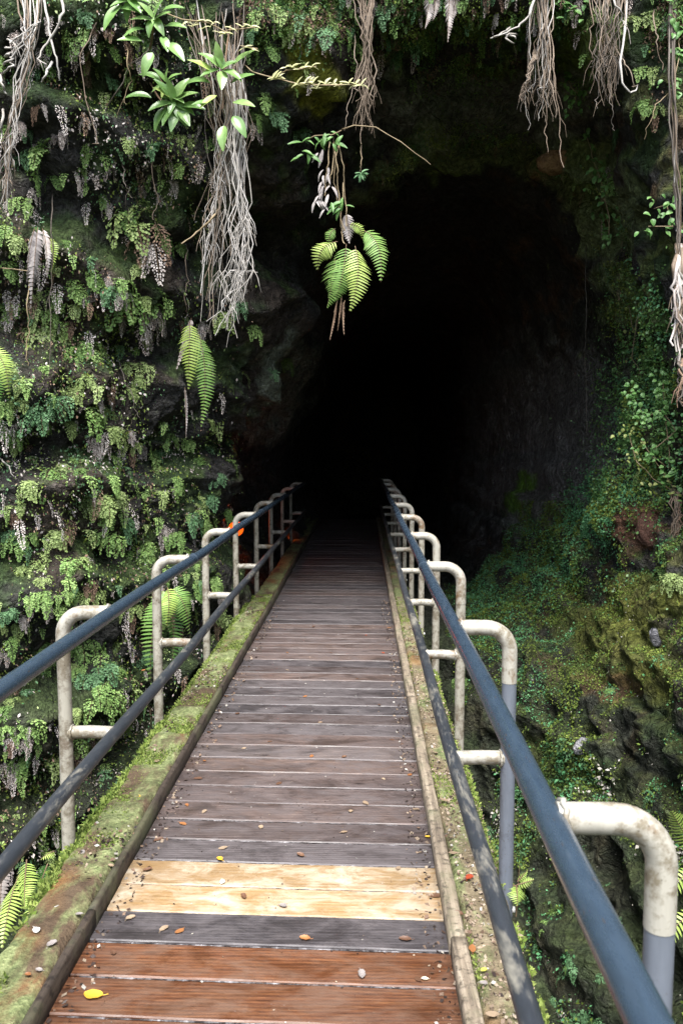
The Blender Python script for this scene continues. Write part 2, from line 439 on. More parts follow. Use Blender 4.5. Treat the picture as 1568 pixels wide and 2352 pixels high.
# per bearing round the tunnel axis (0 = +x, 90 = up): radius and y at the stations
# deep, inner, behind the rim, rim, lip, face, far edge
PROF = {
    0:   [(1.2, 27), (1.5, 15), (2.0, 10), (2.05, 7.6), (2.2, 6.2), (2.3, 3.2), (2.6, -5)],
    20:  [(1.3, 27), (1.65, 15), (2.3, 10), (2.1, 7.5), (2.12, 6.4), (2.6, 4.2), (3.3, -4)],
    45:  [(1.6, 27), (2.1, 15), (2.95, 9.6), (2.52, 7.4), (2.6, 6.4), (3.5, 5.0), (6.5, 0)],
    62:  [(2.6, 27), (2.9, 14), (3.3, 10), (3.12, 8.0), (3.3, 6.5), (4.5, 5.8), (9, 3)],
    75:  [(2.7, 27), (3.0, 14), (3.6, 11), (3.55, 8.5), (3.8, 6.5), (5, 5.9), (10, 5)],
    90:  [(2.7, 27), (2.9, 14), (3.5, 11), (3.4, 8.5), (3.72, 6.5), (5, 5.9), (10, 5.4)],
    101: [(2.6, 27), (2.8, 14), (3.3, 11), (3.1, 8.5), (3.6, 6.6), (4.8, 5.9), (10, 5.2)],
    114: [(2.4, 27), (2.6, 14), (3.0, 11), (2.78, 8.8), (3.2, 6.6), (4.5, 6.0), (10, 5)],
    125: [(2.2, 27), (2.4, 14), (2.6, 11), (2.36, 8.6), (3.2, 6.8), (4.3, 6.1), (10, 4.2)],
    134: [(2.0, 27), (2.2, 14), (2.4, 11), (2.06, 8.4), (2.5, 7.5), (3.5, 6.4), (9, 3.2)],
    146: [(1.95, 27), (2.1, 14), (2.3, 11), (2.0, 8.3), (2.25, 7.7), (3.2, 6.5), (8.5, 2.2)],
    157: [(1.95, 27), (2.1, 14), (2.3, 11), (2.02, 8.2), (2.2, 7.6), (3.2, 6.4), (8.5, 1.4)],
    168: [(1.9, 27), (2.1, 14), (2.5, 11), (2.14, 8.0), (2.3, 7.45), (3.2, 6.25), (8.5, 1.0)],
    185: [(1.9, 27), (2.2, 14), (2.6, 11), (2.12, 8.0), (2.3, 7.4), (3.2, 6.2), (8.5, .8)],
    202: [(1.8, 27), (2.2, 14), (2.5, 11), (2.22, 8.0), (2.42, 7.4), (3.3, 6.2), (8.5, 1)],
    225: [(1.8, 27), (2.1, 14), (2.3, 11), (2.3, 8.4), (3.1, 7.6), (4.4, 6.2), (8.5, 0)],
    250: [(1.75, 27), (1.85, 14), (1.9, 11.5), (1.95, 9.2), (3.5, 8.3), (5.0, 6.4), (6.6, -2)],
    270: [(1.7, 27), (1.72, 14), (1.75, 11.5), (1.8, 9.4), (3.3, 8.6), (4.9, 6.4), (5.8, -3)],
    285: [(1.75, 27), (1.8, 14), (1.8, 11.5), (1.9, 9), (3.6, 7.8), (4.6, 5.4), (5.2, -4)],
    300: [(1.85, 27), (1.9, 14), (1.95, 11), (2.1, 8.6), (2.85, 7), (3.35, 4.2), (3.8, -5)],
    318: [(1.5, 27), (1.65, 15), (2.0, 10.5), (2.2, 8.2), (2.3, 6.6), (2.45, 3.6), (2.8, -5)],
    340: [(1.25, 27), (1.5, 15), (1.95, 10.5), (2.0, 7.8), (1.98, 6.0), (2.1, 3), (2.5, -5)],
}
NTH = 760
SEG = [36, 60, 70, 110, 130, 110]
def smooth(a, k, axis, wrap=False):
    w = np.hanning(k + 2)[1:-1]; w /= w.sum()
    h = k // 2
    pad = [(0, 0)] * a.ndim; pad[axis] = (h, h)
    b = np.pad(a, pad, mode='wrap' if wrap else 'edge')
    if not wrap:   # keep the ends
        pass
    return np.apply_along_axis(lambda v: np.convolve(v, w, 'valid'), axis, b)
ang = np.array(sorted(PROF)); st = np.array([PROF[a] for a in ang])          # (K,7,2)
angw = np.concatenate([ang, [360]]); stw = np.concatenate([st, st[:1]])
th = np.linspace(0, 360, NTH, endpoint=False)
prof = np.stack([np.stack([np.interp(th, angw, stw[:, s, c]) for c in (0, 1)], -1) for s in range(7)], 1)   # (NTH,7,2)
prof = smooth(prof, 13, 0, True)
us = np.concatenate([np.linspace(i, i + 1, n, endpoint=False) for i, n in enumerate(SEG)] + [[6.0]])
NS = len(us)
i0 = np.minimum(us.astype(int), 5); fr = (us - i0)[None, :, None]
G = prof[:, i0] * (1 - fr) + prof[:, i0 + 1] * fr                               # (NTH,NS,2)
wth = np.exp(-((th - 84) / 26.0) ** 2)[:, None]
uu = us[None, :] - 3.0
lift = np.where((uu > 0) & (uu < 1), np.minimum(1, uu / .16) * (1 - uu) ** .7, 0)      # the roof rises behind the lip and drops to the rim
G[..., 0] += .42 * wth * lift
back = np.where(uu < 0, np.exp(-((uu + .25) / .2) ** 2), 0)                          # and rises again inside
G[..., 0] += .45 * np.exp(-((th - 80) / 45.0) ** 2)[:, None] * back
G = smooth(G, 19, 1)
thr = np.radians(th)[:, None]
P = np.stack([XC + G[..., 0] * np.cos(thr), G[..., 1], ZC + G[..., 0] * np.sin(thr)], -1)
def grid_normals(P):
    du = np.roll(P, -1, 0) - np.roll(P, 1, 0)
    dv = np.gradient(P, axis=1)
    n = np.cross(du, dv)
    n /= np.linalg.norm(n, axis=-1, keepdims=True) + 1e-12
    return n
N = grid_normals(P)
# normals should look at the axis / the viewer
c0 = np.stack([np.full(NS, XC), np.minimum(G[..., 1].mean(0), 4), np.full(NS, ZC)], -1)[None]
if ((c0 - P) * N).sum(-1).mean() < 0: N = -N
Q = P.reshape(-1, 3); QN = N.reshape(-1, 3)
x, y, z = Q.T
px0, py0, pz0 = project(Q)
rightw = 1 / (1 + np.exp(-(x - 1.2) * 4))
leftface = 1 / (1 + np.exp((x + .5) * 4))
inside = 1 / (1 + np.exp(-(y - 9.2) * 2))
low = fbm(Q * .75, 4, 1) * .34
mid = (1 - np.abs(fbm(Q * 1.9, 4, 21)) * 2.2) * .16
hi = fbm(Q * 5.5, 4, 41) * .11 + (1 - np.abs(fbm(Q * 3.4, 3, 43)) * 3) * .03 * (1 - .6 * rightw)
wz = z + .30 * fbm(Q * np.array([.6, .6, .6]), 3, 51) + .06 * fbm(Q * 3.1, 3, 52)
ph = (wz * 2.1) % 1.0
saw = np.where(ph < .82, ph / .82, (1 - ph) / .18)          # ledges: grow upwards, break back sharply under each step
strata = (saw - .5) * (.13 + .10 * fbm(Q * .9, 2, 53)) * rightw * (1 / (1 + np.exp((z - 1.0) * 3)))
# shelves and hollows on the fern cliff
ph2 = ((z + .35 * fbm(Q * .8, 3, 61)) * 1.15 + .2) % 1.0
saw2 = np.where(ph2 < .7, ph2 / .7, (1 - ph2) / .3)
shelf = (saw2 - .5) * .30 * leftface * (1 - inside)
D = (low + mid + hi) * (1 - .45 * inside) * (1 - .35 * rightw) + strata + shelf
def blob(px, py, s, amp):
    global D
    D = D + amp * np.exp(-(((px0 - px) / s) ** 2 + ((py0 - py) / s) ** 2)) * (pz0 < 30) * (y < 9.5)
blob(1265, 375, 42, .22); blob(640, 560, 80, -.15); blob(1470, 1200, 60, .18); blob(1000, 345, 60, .12)
blob(1190, 345, 50, -.05); blob(640, 900, 60, .05)
Q2 = Q + QN * D[:, None]
P2 = Q2.reshape(P.shape)
N2 = grid_normals(P2)
if (N2 * N).sum(-1).mean() < 0: N2 = -N2
QN2 = N2.reshape(-1, 3)

# rock colours: bare lava, moss, algae, clay; missing light put into some patches
def lerp(a, b, f): return a * (1 - f[:, None]) + np.array(b)[None] * f[:, None]
def sstep(v, a, b):
    t = np.clip((v - a) / (b - a), 0, 1); return t * t * (3 - 2 * t)
C = np.tile(np.array([.034, .033, .031]), (len(Q2), 1))
nA = fbm(Q2 * 1.1, 4, 71); nB = fbm(Q2 * 2.6, 4, 81); nC = fbm(Q2 * 6, 3, 91)
C = lerp(C, [.05, .036, .026], sstep(nA, .0, .35) * .6)
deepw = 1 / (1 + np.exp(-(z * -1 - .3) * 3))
outer = 1 - inside
C = lerp(C, [.03, .055, .018], sstep(nB + .25 * QN2[:, 2], -.05, .3) * outer * .85)
C = lerp(C, [.07, .10, .028], sstep(nC + nB * .8 + .3 * QN2[:, 2], .15, .5) * outer * (.35 + .4 * rightw))
C = lerp(C, [.08, .085, .022], sstep(nC - nA * .9 + .35 * QN2[:, 2], .25, .65) * rightw * outer * .6)
C = lerp(C, [.085, .05, .028], sstep(-nB + nC * .5, .25, .5) * rightw * .7)
def patch(px, py, s, col, amt=.9, sy=None):
    global C
    g = np.exp(-(((px0 - px) / s) ** 2 + ((py0 - py) / (sy or s)) ** 2)) * (y < 17)
    f = sstep(g + nB * .35 + nC * .3, .3, .55) * amt
    C = lerp(C, col, f)
patch(690, 130, 55, [.17, .18, .022], .9, 120); patch(1120, 120, 70, [.06, .075, .012], .9, 30)
patch(1330, 110, 90, [.07, .10, .018], .9, 60); patch(1000, 330, 110, [.17, .26, .055], .95, 60); patch(1120, 330, 60, [.14, .22, .06], .8, 30)  # moss; on the cave rim lightened to make up for missing light
patch(1270, 380, 38, [.22, .12, .06], .95); patch(1330, 370, 70, [.12, .15, .05], .8); patch(1180, 340, 60, [.13, .17, .06], .9, 35)
patch(1195, 1170, 70, [.05, .11, .02], .8, 50); patch(1490, 1210, 55, [.15, .075, .045], .9)
patch(1380, 1440, 150, [.08, .09, .02], .8, 60); patch(1480, 1380, 120, [.10, .105, .022], .8, 60)
patch(1260, 1740, 100, [.10, .12, .02], .85, 50); patch(1450, 1500, 130, [.12, .13, .024], .7, 120); patch(1500, 1560, 90, [.12, .125, .02], .8, 35)
patch(1420, 1580, 60, [.17, .085, .04], .7, 40); C = lerp(C, [.022, .028, .015], deepw * .75)  # rock colour darkens downwards into the pit
patch(640, 860, 95, [.12, .135, .105], .9, 120)  # rock shelf painted lighter, as if lit
patch(1190, 1010, 300, [.10, .10, .095], .9, 230); patch(1205, 1110, 22, [.10, .22, .02], .9, 26); patch(1185, 1155, 30, [.09, .2, .02], .9, 26); patch(1100, 240, 330, [.12, .125, .11], .8, 110); patch(1420, 480, 90, [.09, .11, .05], .8, 120)  # inner wall and ceiling lightened in colour where little light reaches; green spots moss
patch(610, 960, 75, [.14, .15, .125], .9, 60)  # same lit tone painted on the rock below the shelf
for rx, ry in ((820, 450), (880, 405), (940, 372), (1010, 345), (1085, 335), (1160, 345), (1230, 375), (1300, 420), (1350, 470), (1385, 560), (1415, 640), (1440, 720)):
    patch(rx, ry - 8, 52, [.13, .165, .075], .75, 42)  # mossy rim colour brightened along the arch in place of light
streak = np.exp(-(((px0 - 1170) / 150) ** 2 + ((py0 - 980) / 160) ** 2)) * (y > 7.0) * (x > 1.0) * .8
me = bpy.data.meshes.new('cliff')
nv = NTH * NS
ii, jj = np.meshgrid(np.arange(NTH), np.arange(NS - 1), indexing='ij')
i2 = (ii + 1) % NTH
faces = np.stack([ii * NS + jj, i2 * NS + jj, i2 * NS + jj + 1, ii * NS + jj + 1], -1).reshape(-1, 4)
me.vertices.add(nv); me.vertices.foreach_set('co', Q2.reshape(-1).astype(np.float32))
nf = len(faces)
cap = np.array([i * NS for i in range(NTH)], dtype=np.int32)
me.loops.add(nf * 4 + NTH)
me.loops.foreach_set('vertex_index', np.concatenate([faces.reshape(-1), cap]).astype(np.int32))
me.polygons.add(nf + 1)
me.polygons.foreach_set('loop_start', np.concatenate([np.arange(0, nf * 4, 4), [nf * 4]]).astype(np.int32))
me.polygons.foreach_set('loop_total', np.concatenate([np.full(nf, 4), [NTH]]).astype(np.int32))
me.polygons.foreach_set('use_smooth', np.ones(nf + 1, dtype=bool))
me.materials.append(M['cliff'])
me.update(calc_edges=True)
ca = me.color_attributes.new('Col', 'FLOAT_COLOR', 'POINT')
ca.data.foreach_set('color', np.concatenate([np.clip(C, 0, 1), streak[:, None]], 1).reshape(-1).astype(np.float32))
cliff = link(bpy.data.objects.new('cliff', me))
tag(cliff, kind='structure')
BVH = BVHTree.FromPolygons([Vector(v) for v in Q2.tolist()], faces.tolist())
CAMP = Vector((0, 0, CAMH))
def hit(px, py):
    r = ray(px, py).normalized()
    loc, nor, idx, dist = BVH.ray_cast(CAMP, r)
    if loc is None: return W(px, py, 8), Vector((0, -1, 0)), 8
    if nor.dot(r) > 0: nor = -nor
    return loc, nor, loc.y

# ground behind the viewer and an unseen slope added to block low sky light
b = MB()
NA, NRR = 72, 20
for i in range(NA + 1):
    a = R(172 + 196 * i / NA)
    for j in range(NRR + 1):
        t = j / NRR
        r = 2.2 + 13 * t
        h = -0.12 + 4.5 * max(0, t - .25) ** 1.3 + .4 * math.sin(i * .9 + j) * t
        b.v.append((XC + r * math.cos(a), -.6 + r * math.sin(a) * .9, h if r * math.sin(a) < -.2 else h - .4))
for i in range(NA):
    for j in range(NRR):
        k = i * (NRR + 1) + j
        b.f.append((k, k + NRR + 1, k + NRR + 2, k + 1)); b.m.append(0)
tag(b.build('sky_block_slope', M['soil']), kind='structure')
b = MB(); b.box(-2.6, 3.2, -4.2, .28, -1.5, -.06)
tag(b.build('path', M['soil'], smooth=False), kind='structure')

# ------------------------------------------------------------------ the footbridge
XL, XR = -0.897, 0.285          # deck edges
BL0, BL1 = -1.12, -0.925        # fern-side beam
BR0, BR1 = 0.337, 0.500         # rock-side beam
ZT = 0.067                      # top of kerb boards and beams
SKEW = -0.03
Y0, Y1 = 0.3, 17.6
PITCH = 0.178
bridge = empty('footbridge', (0, 0, 0))
tag(bridge, 'long narrow plank footbridge with mossy edge beams running into the dark cave', 'footbridge')

def plank(y, seed):
    q = random.Random(seed)
    w = PITCH / 2 - q.uniform(.0035, .006)
    ch = .004
    x0, x1 = XL + q.uniform(-.004, .006), XR + q.uniform(-.006, .004)
    xc = (x0 + x1) / 2
    L = (x1 - x0) / 2
    n = 14
    mb = MB()
    sec = [(-w, -.045), (-w, -ch), (-w + ch, 0), (w - ch, 0), (w, -ch), (w, -.045)]
    bow = q.uniform(-.0025, .0025)
    e = [[q.uniform(-.0012, .0012) for _ in range(6)] for _ in range(n + 1)]
    for i in range(n + 1):
        X = -L + 2 * L * i / n
        for k, (yy, zz) in enumerate(sec):
            mb.v.append((X, yy + e[i][k] + SKEW * X, zz + bow * (1 - (X / L) ** 2) + e[i][k] * .4))
    for i in range(n):
        for k in range(5):
            a = i * 6 + k
            mb.f.append((a, a + 6, a + 7, a + 1)); mb.m.append(0)
    mb.f.append(tuple(range(6))); mb.m.append(0)
    mb.f.append(tuple(n * 6 + k for k in range(5, -1, -1))); mb.m.append(0)
    for sx in (-1, 1):                       # two screw heads near each end
        for sy in (-.045, .045):
            cx, cy = sx * (L - .045) + q.uniform(-.008, .008), sy + q.uniform(-.008, .008)
            cz = bow * (1 - (cx / L) ** 2) + .0016
            mb.add([(cx + .0055 * math.cos(a_ * .7854), cy + SKEW * cx + .0055 * math.sin(a_ * .7854), cz) for a_ in range(8)], [tuple(range(8))], 1)
    return mb, (xc, y, q.uniform(-.0015, .0015))
# plank edge positions so that the two fresh boards lie at y 2.73 .. 3.09
k0 = int((2.735 - Y0) / PITCH)
ybase = 2.735 + PITCH / 2 - k0 * PITCH
i = 0
while ybase + i * PITCH < Y1:
    rel = i - k0
    if rel in (0, 1): m = M['plank_new']
    elif rel in (-2, -3, -4): m = M['plank_red']
    elif rel == -1: m = M['plank_grey']
    elif rel in (6, 7, 9): m = M['plank_brown']
    elif rel in (20, 21, 23): m = M['plank_brown']
    else: m = M['plank_brown'] if rnd.random() < .35 else M['plank_grey']
    mb, loc = plank(ybase + i * PITCH, 100 + i)
    o = mb.build('plank', [m, M['screw']], bridge, smooth=False, loc=loc)
    if rel in (0, 1): o['label'] = 'new pale yellow pine plank'
    elif rel in (-2, -3): o['label'] = 'reddish brown plank with bold grain'
    i += 1
NPL = i

# pale strips in the board gaps: grit plus wet glint put into the colour
t = NT('pale_glint_grit')
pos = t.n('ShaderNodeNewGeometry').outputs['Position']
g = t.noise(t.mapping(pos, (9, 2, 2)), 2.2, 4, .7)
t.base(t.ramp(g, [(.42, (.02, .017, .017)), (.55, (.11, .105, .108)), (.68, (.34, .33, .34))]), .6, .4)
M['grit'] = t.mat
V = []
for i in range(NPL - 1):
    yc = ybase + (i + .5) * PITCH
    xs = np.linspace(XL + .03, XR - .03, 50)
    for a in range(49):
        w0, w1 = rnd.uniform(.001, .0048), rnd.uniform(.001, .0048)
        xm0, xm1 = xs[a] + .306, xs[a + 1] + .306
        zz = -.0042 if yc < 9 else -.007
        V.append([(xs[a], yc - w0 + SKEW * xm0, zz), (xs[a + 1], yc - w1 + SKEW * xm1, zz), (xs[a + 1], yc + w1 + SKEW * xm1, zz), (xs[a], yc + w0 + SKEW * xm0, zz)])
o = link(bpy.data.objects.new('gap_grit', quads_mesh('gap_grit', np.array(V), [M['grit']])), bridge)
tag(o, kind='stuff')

def profile_bar(name, sec, y0, y1, mat, step, amp, seed, parent=bridge, freq=9, top_only=False, breaks=None):
    """a long timber of section `sec` (list of (x, z) round the outline, clockwise from the bottom) with an uneven surface"""
    ys = np.arange(y0, y1 + step, step)
    k = len(sec)
    S = np.array(sec)
    A = np.zeros((len(ys), k, 3))
    A[..., 0] = S[None, :, 0]; A[..., 2] = S[None, :, 1]; A[..., 1] = ys[:, None]
    Pn = A.reshape(-1, 3)
    d = fbm(Pn * freq, 4, seed) * amp
    d2 = fbm(Pn * freq + 50, 4, seed + 3) * amp
    B = Pn.copy(); B[:, 2] += d * (Pn[:, 2] > S[:, 1].min() + .02); B[:, 0] += d2
    v = B.tolist(); f = []
    for i in range(len(ys) - 1):
        for j in range(k):
            j2 = (j + 1) % k
            f.append((i * k + j, (i + 1) * k + j, (i + 1) * k + j2, i * k + j2))
    f.append(tuple(range(k))); f.append(tuple((len(ys) - 1) * k + j for j in range(k - 1, -1, -1)))
    mb = MB(); mb.v = v; mb.f = f; mb.m = [0] * len(f)
    return mb.build(name, mat, parent)

def bar_section(x0, x1, z0, z1, n=8, ch=.01):
    s = [(x0, z0), (x0, (z0 + z1) / 2), (x0, z1 - ch)]
    for i in range(n + 1):
        s.append((x0 + ch + (x1 - x0 - 2 * ch) * i / n, z1))
    s += [(x1, z1 - ch), (x1, (z0 + z1) / 2), (x1, z0)]
    return s
bl = profile_bar('edge_beam', bar_section(BL0, BL1, -.28, ZT - .004, 9, .02), Y0, Y1, M['beam_left'], .035, .022, 301, freq=7)
br = profile_bar('edge_beam', bar_section(BR0, BR1, -.28, ZT - .012, 8, .02), Y0, Y1, M['beam_right'], .035, .018, 311, freq=7)
# kerb boards in lengths butted end to end
for x0, x1, mat, sd_ in ((XL - .026, XL + .001, M['toe_dark'], 5), (XR - .001, XR + .050, M['toe_tan'], 9)):
    q = random.Random(sd_)
    y = Y0
    while y < Y1:
        L = q.uniform(1.9, 2.6)
        dx = q.uniform(-.003, .003)
        profile_bar('kerb_board', bar_section(x0 + dx, x1 + dx, -.03, ZT + q.uniform(-.003, .004), 3, .006), y + .004, min(y + L, Y1) - .004, mat, .06, .004, int(y * 100), freq=6)
        y += L
for xx in (-.75, -.3, .15):
    mb = MB(); mb.box(xx - .04, xx + .04, Y0, Y1, -.27, -.052); mb.build('stringer', M['stringer'], bridge, smooth=False)

# ------------------------------------------------------------------ handrails
HT, HM = 0.98, 0.505
RAD = 0.0262
def handrail(name, label, side, xr, xp, ys, grey):
    root = empty('handrail', (xp, ys[0], ZT))
    tag(root, label, 'handrail', 'metal handrails of the footbridge')
    base = Vector(root.location)
    def sub(mb, nm, mat, parent=root):
        mb.v = [tuple(Vector(v) - base) for v in mb.v]
        o = mb.build(nm, mat, parent)
        return o
    far = ys[-1] + .5
    def railpts(z, wob):
        n = 60
        return [(xr + math.sin(k * .55 + wob) * .0035, -1.2 + (far + 1.2) * k / n, z + math.sin(k * .4 + wob) * .003) for k in range(n + 1)]
    mb = MB(); mb.tube(railpts(HT, 1), RAD, 20); top = sub(mb, 'top_rail', M['rail'])
    mb = MB(); mb.tube(railpts(HM, 2), RAD * .95, 20); sub(mb, 'middle_rail', M['midrail'])
    for sy in (ys[0] + 2.95, ys[0] + 6.1):      # sleeves where two lengths of rail join
        mb = MB(); mb.tube([(xr, sy - .012, HT), (xr, sy + .012, HT)], RAD + .004, 20)
        s_ = sub(mb, 'rail_sleeve', M['rail'])
        o_ = s_; o_.parent = top; o_.location = (0, 0, 0)
    sgn = 1 if xp > xr else -1
    rb = .085
    for k, y in enumerate(ys):
        zs = HT - .195 if k in grey or side == 'R' else HT - .11
        mb = MB(); mb.tube([(xp, y, -.27), (xp, y, -.1), (xp, y, .3), (xp + rnd.uniform(-.002, .002), y, .6), (xp, y, zs)], RAD, 20)
        post = sub(mb, 'post', M['galv'] if k in grey else M['post'])
        pts = [(xr + sgn * .012, y, HT)]
        pts += [(xr + (xp - sgn * rb - xr) * t_, y, HT) for t_ in (.3, .65, 1.0)]
        for a in range(1, 9):
            an = R(90) * a / 8
            pts.append((xp - sgn * rb + sgn * rb * math.sin(an), y, HT - rb + rb * math.cos(an)))
        pts.append((xp, y, (HT - rb + zs) / 2)); pts.append((xp, y, zs - .002))
        mb = MB(); mb.tube(pts, RAD + .0012, 20)
        # weld bead where the bend meets the rail, and the rim of the joint below it
        ring = [(xr + sgn * (.020 + .005 * (j % 2)), y + .030 * math.cos(j * .45), HT + .030 * math.sin(j * .45)) for j in range(15)]
        mb.tube(ring, .0055, 6)
        sub(mb, 'elbow', M['elbow'], post).location = (0, 0, 0)
        mb = MB()
        mb.tube([(xp - sgn * .014, y, HM + rnd.uniform(-.004, .004)), ((xp + xr) / 2, y, HM + .003), (xr + sgn * .012, y, HM)], RAD * .95, 18)
        ring = [(xp - sgn * (.024 + .004 * (j % 2)), y + .028 * math.cos(j * .45), HM + .028 * math.sin(j * .45)) for j in range(15)]
        mb.tube(ring, .005, 6)
        mb.tube([(xr + sgn * .010, y + .004, HM - .012), (xr + sgn * .032, y + .004, HM - .005)], .029, 12)
        sub(mb, 'stub', M['elbow'], post).location = (0, 0, 0)
        mb = MB()
        mb.tube([(xp + sgn * .02, y, -.06), (xp + sgn * .034, y, -.06)], .012, 6)
        sub(mb, 'bolt', M['bolt'], post).location = (0, 0, 0)
    return root
SP = 1.455
handrail('handrail', 'dark blue pipe handrail on all-cream posts along the fern cliff', 'L', -.955, -1.155, [3.12 + SP * k for k in range(-1, 8)], ())
handrail('handrail', 'dark blue pipe handrail on cream and grey posts along the mossy rock wall', 'R', .327, .522, [1.40 + SP * k + (.04 if k else 0) for k in range(0, 10)], (0, 1))

# ------------------------------------------------------------------ cave lamps
def lamp(px, py, d, s, power, label):
    p = W(px, py, d)
    root = empty('cave_lamp', p)
    tag(root, label, 'lamp', 'amber lamps inside the cave')
    mb = MB()
    n = 10
    mb.tube([(0, .10 * s, 0), (0, .02 * s, 0), (0, -.02 * s, 0)], [.05 * s, .075 * s, .085 * s], n)
    mb.tube([(0, .05 * s, -.06 * s), (0, .05 * s, -.3 * s)], .015 * s, 6)
    mb.build('housing', M['housing'], root)
    mb = MB(); mb.tube([(0, -.02 * s, 0), (0, -.045 * s, 0), (0, -.06 * s, 0)], [.08 * s, .07 * s, .03 * s], 14)
    mb.build('lens', M['amber'], root)
    ld = bpy.data.lights.new('amber_light', 'POINT'); ld.energy = power; ld.color = (1, .12, .01); ld.shadow_soft_size = .05
    lo = bpy.data.objects.new('amber_light', ld); link(lo, root); lo.location = (0, -.14 * s, .05)
lamp(543, 1214, 10.9, 1.25, 2.2, 'large amber lamp glowing behind the handrail beside the fern cliff')
lamp(585, 1243, 12.5, .9, 1.5, 'small amber lamp low on the cave floor between two handrail posts')
lamp(668, 1241, 13.4, .4, .3, 'tiny amber lamp deepest in the cave beside the end of the bridge beam')

# ------------------------------------------------------------------ plants: shared shapes
def droop_curve(L, el, droop, n, side=0.0):
    """points of a frond that leaves the origin along +y with elevation el and bends down"""
    p = Vector((0, 0, 0)); pts = [p.copy()]
    for i in range(n):
        t_ = (i + .5) / n
        e = el - droop * t_
        d = Vector((side * t_, math.cos(e), math.sin(e))).normalized()
        p = p + d * (L / n); pts.append(p.copy())
    return pts

def leaflet(mb, p, d, nrm, l, w, m=0):
    """small fan leaflet: stalk end p, direction d"""
    s = d.cross(nrm).normalized()
    k = .12 * l
    a = p; b_ = p + d * l * .62 + s * w + nrm * k; c = p + d * l; e = p + d * l * .62 - s * w + nrm * k
    mb.add([a, b_, c, e], [(0, 1, 2), (0, 2, 3)], m)

def lacy_frond(seed, L=1.0, out=.35, dry=False):
    """a lacy frond that leans out a little and then hangs, broad above and pointed below"""
    q = random.Random(seed)
    mb = MB()
    n = 16; p = Vector((0, 0, 0)); pts = [p.copy()]; side = q.uniform(-.25, .25)
    for i in range(n):
        t_ = i / n
        e = (.35 if not dry else -.6) - (1.85 if not dry else .95) * min(1, t_ * (1.6 + q.uniform(-.3, .5)))
        p = p + Vector((side * t_, math.cos(e) * (1.1 if not dry else .7), math.sin(e))).normalized() * (L / n); pts.append(p.copy())
    mb.tube([pts[i] for i in (0, 5, 10, n)], [.006, .005, .004, .002], 4, 1)
    wmax = (.27 if not dry else .2) * L * q.uniform(.85, 1.2)
    for i in range(1, n + 1):
        t_ = i / n
        P_ = pts[i]; T = (pts[i] - pts[i - 1]).normalized()
        sd0 = Vector((1, 0, 0)); nr_ = T.cross(sd0).normalized()
        if nr_.y < 0: nr_ = -nr_
        pl = wmax * min(1, .35 + t_ * 3) * (1 - t_) ** .8 + .03 * L
        for sg in (-1, 1):
            dd = (sd0 * sg + T * q.uniform(.25, .7) + nr_ * q.uniform(-.2, .25)).normalized()
            nl = max(2, int(pl / (.05 * L) + .5))
            for k in range(nl):
                u = (k + .7) / nl
                pp = P_ + dd * pl * u + Vector((0, 0, -1)) * pl * (.22 if not dry else .5) * u * u + nr_ * q.uniform(-.02, .03)
                ld = (dd * .5 + T * q.uniform(.2, .9) + sd0 * q.uniform(-.5, .5) + Vector((0, 0, -.35))).normalized()
                nn = (nr_ + Vector((q.uniform(-.6, .6), q.uniform(-.4, .4), q.uniform(-.2, .8)))).normalized()
                l_ = L * (.07 if not dry else .06) * q.uniform(.6, 1.3)
                leaflet(mb, pp, ld, nn, l_, l_ * (.46 if not dry else .38))
    return mb

FR = {}
for key, mat, dry in (('g', 'maiden', 0), ('y', 'maiden_y', 0), ('b', 'maiden_b', 0), ('d', 'dry', 1), ('n', 'dry_b', 1)):
    FR[key] = [lacy_frond(50 + q_, 1.0, .3, bool(dry)).mesh('frond', [M[mat], M['bark']], False) for q_ in range(7)]

def clump_mesh(comp, seed):
    """one small clump in a single mesh: comp = list of (kind, count)"""
    q = random.Random(seed)
    mats, mb = [], MB()
    for key, cnt in comp:
        mk = {'g': 'maiden', 'y': 'maiden_y', 'b': 'maiden_b', 'd': 'dry', 'n': 'dry_b'}[key]
        mi = len(mats); mats += [M[mk]]
        for _ in range(cnt):
            dry = key in 'dn'
            f = lacy_frond(q.randrange(999), q.uniform(.6, 1.1), .3, dry)
            rz = q.uniform(-1.0, 1.0)
            mt = Matrix.Rotation(rz, 4, 'Z'); off = Vector((q.uniform(-.3, .3) * (.6 if dry else 1), -.05 if dry else 0, q.uniform(-.16, .2) - (.22 if dry and len(comp) > 1 else 0)))
            mb.add([mt @ Vector(v) + off for v in f.v], f.f, mi)
    return mb.mesh('fern_clump', mats, False)
SMALL = {}
for key, comp in (('g', [('g', 6)]), ('y', [('y', 6)]), ('b', [('b', 6)]), ('d', [('d', 6)]), ('n', [('n', 6)]), ('m', [('g', 4), ('d', 4)]), ('k', [('y', 4), ('n', 3)])):
    SMALL[key] = [clump_mesh(comp, 700 + 13 * s + ord(key)) for s in range(3)]

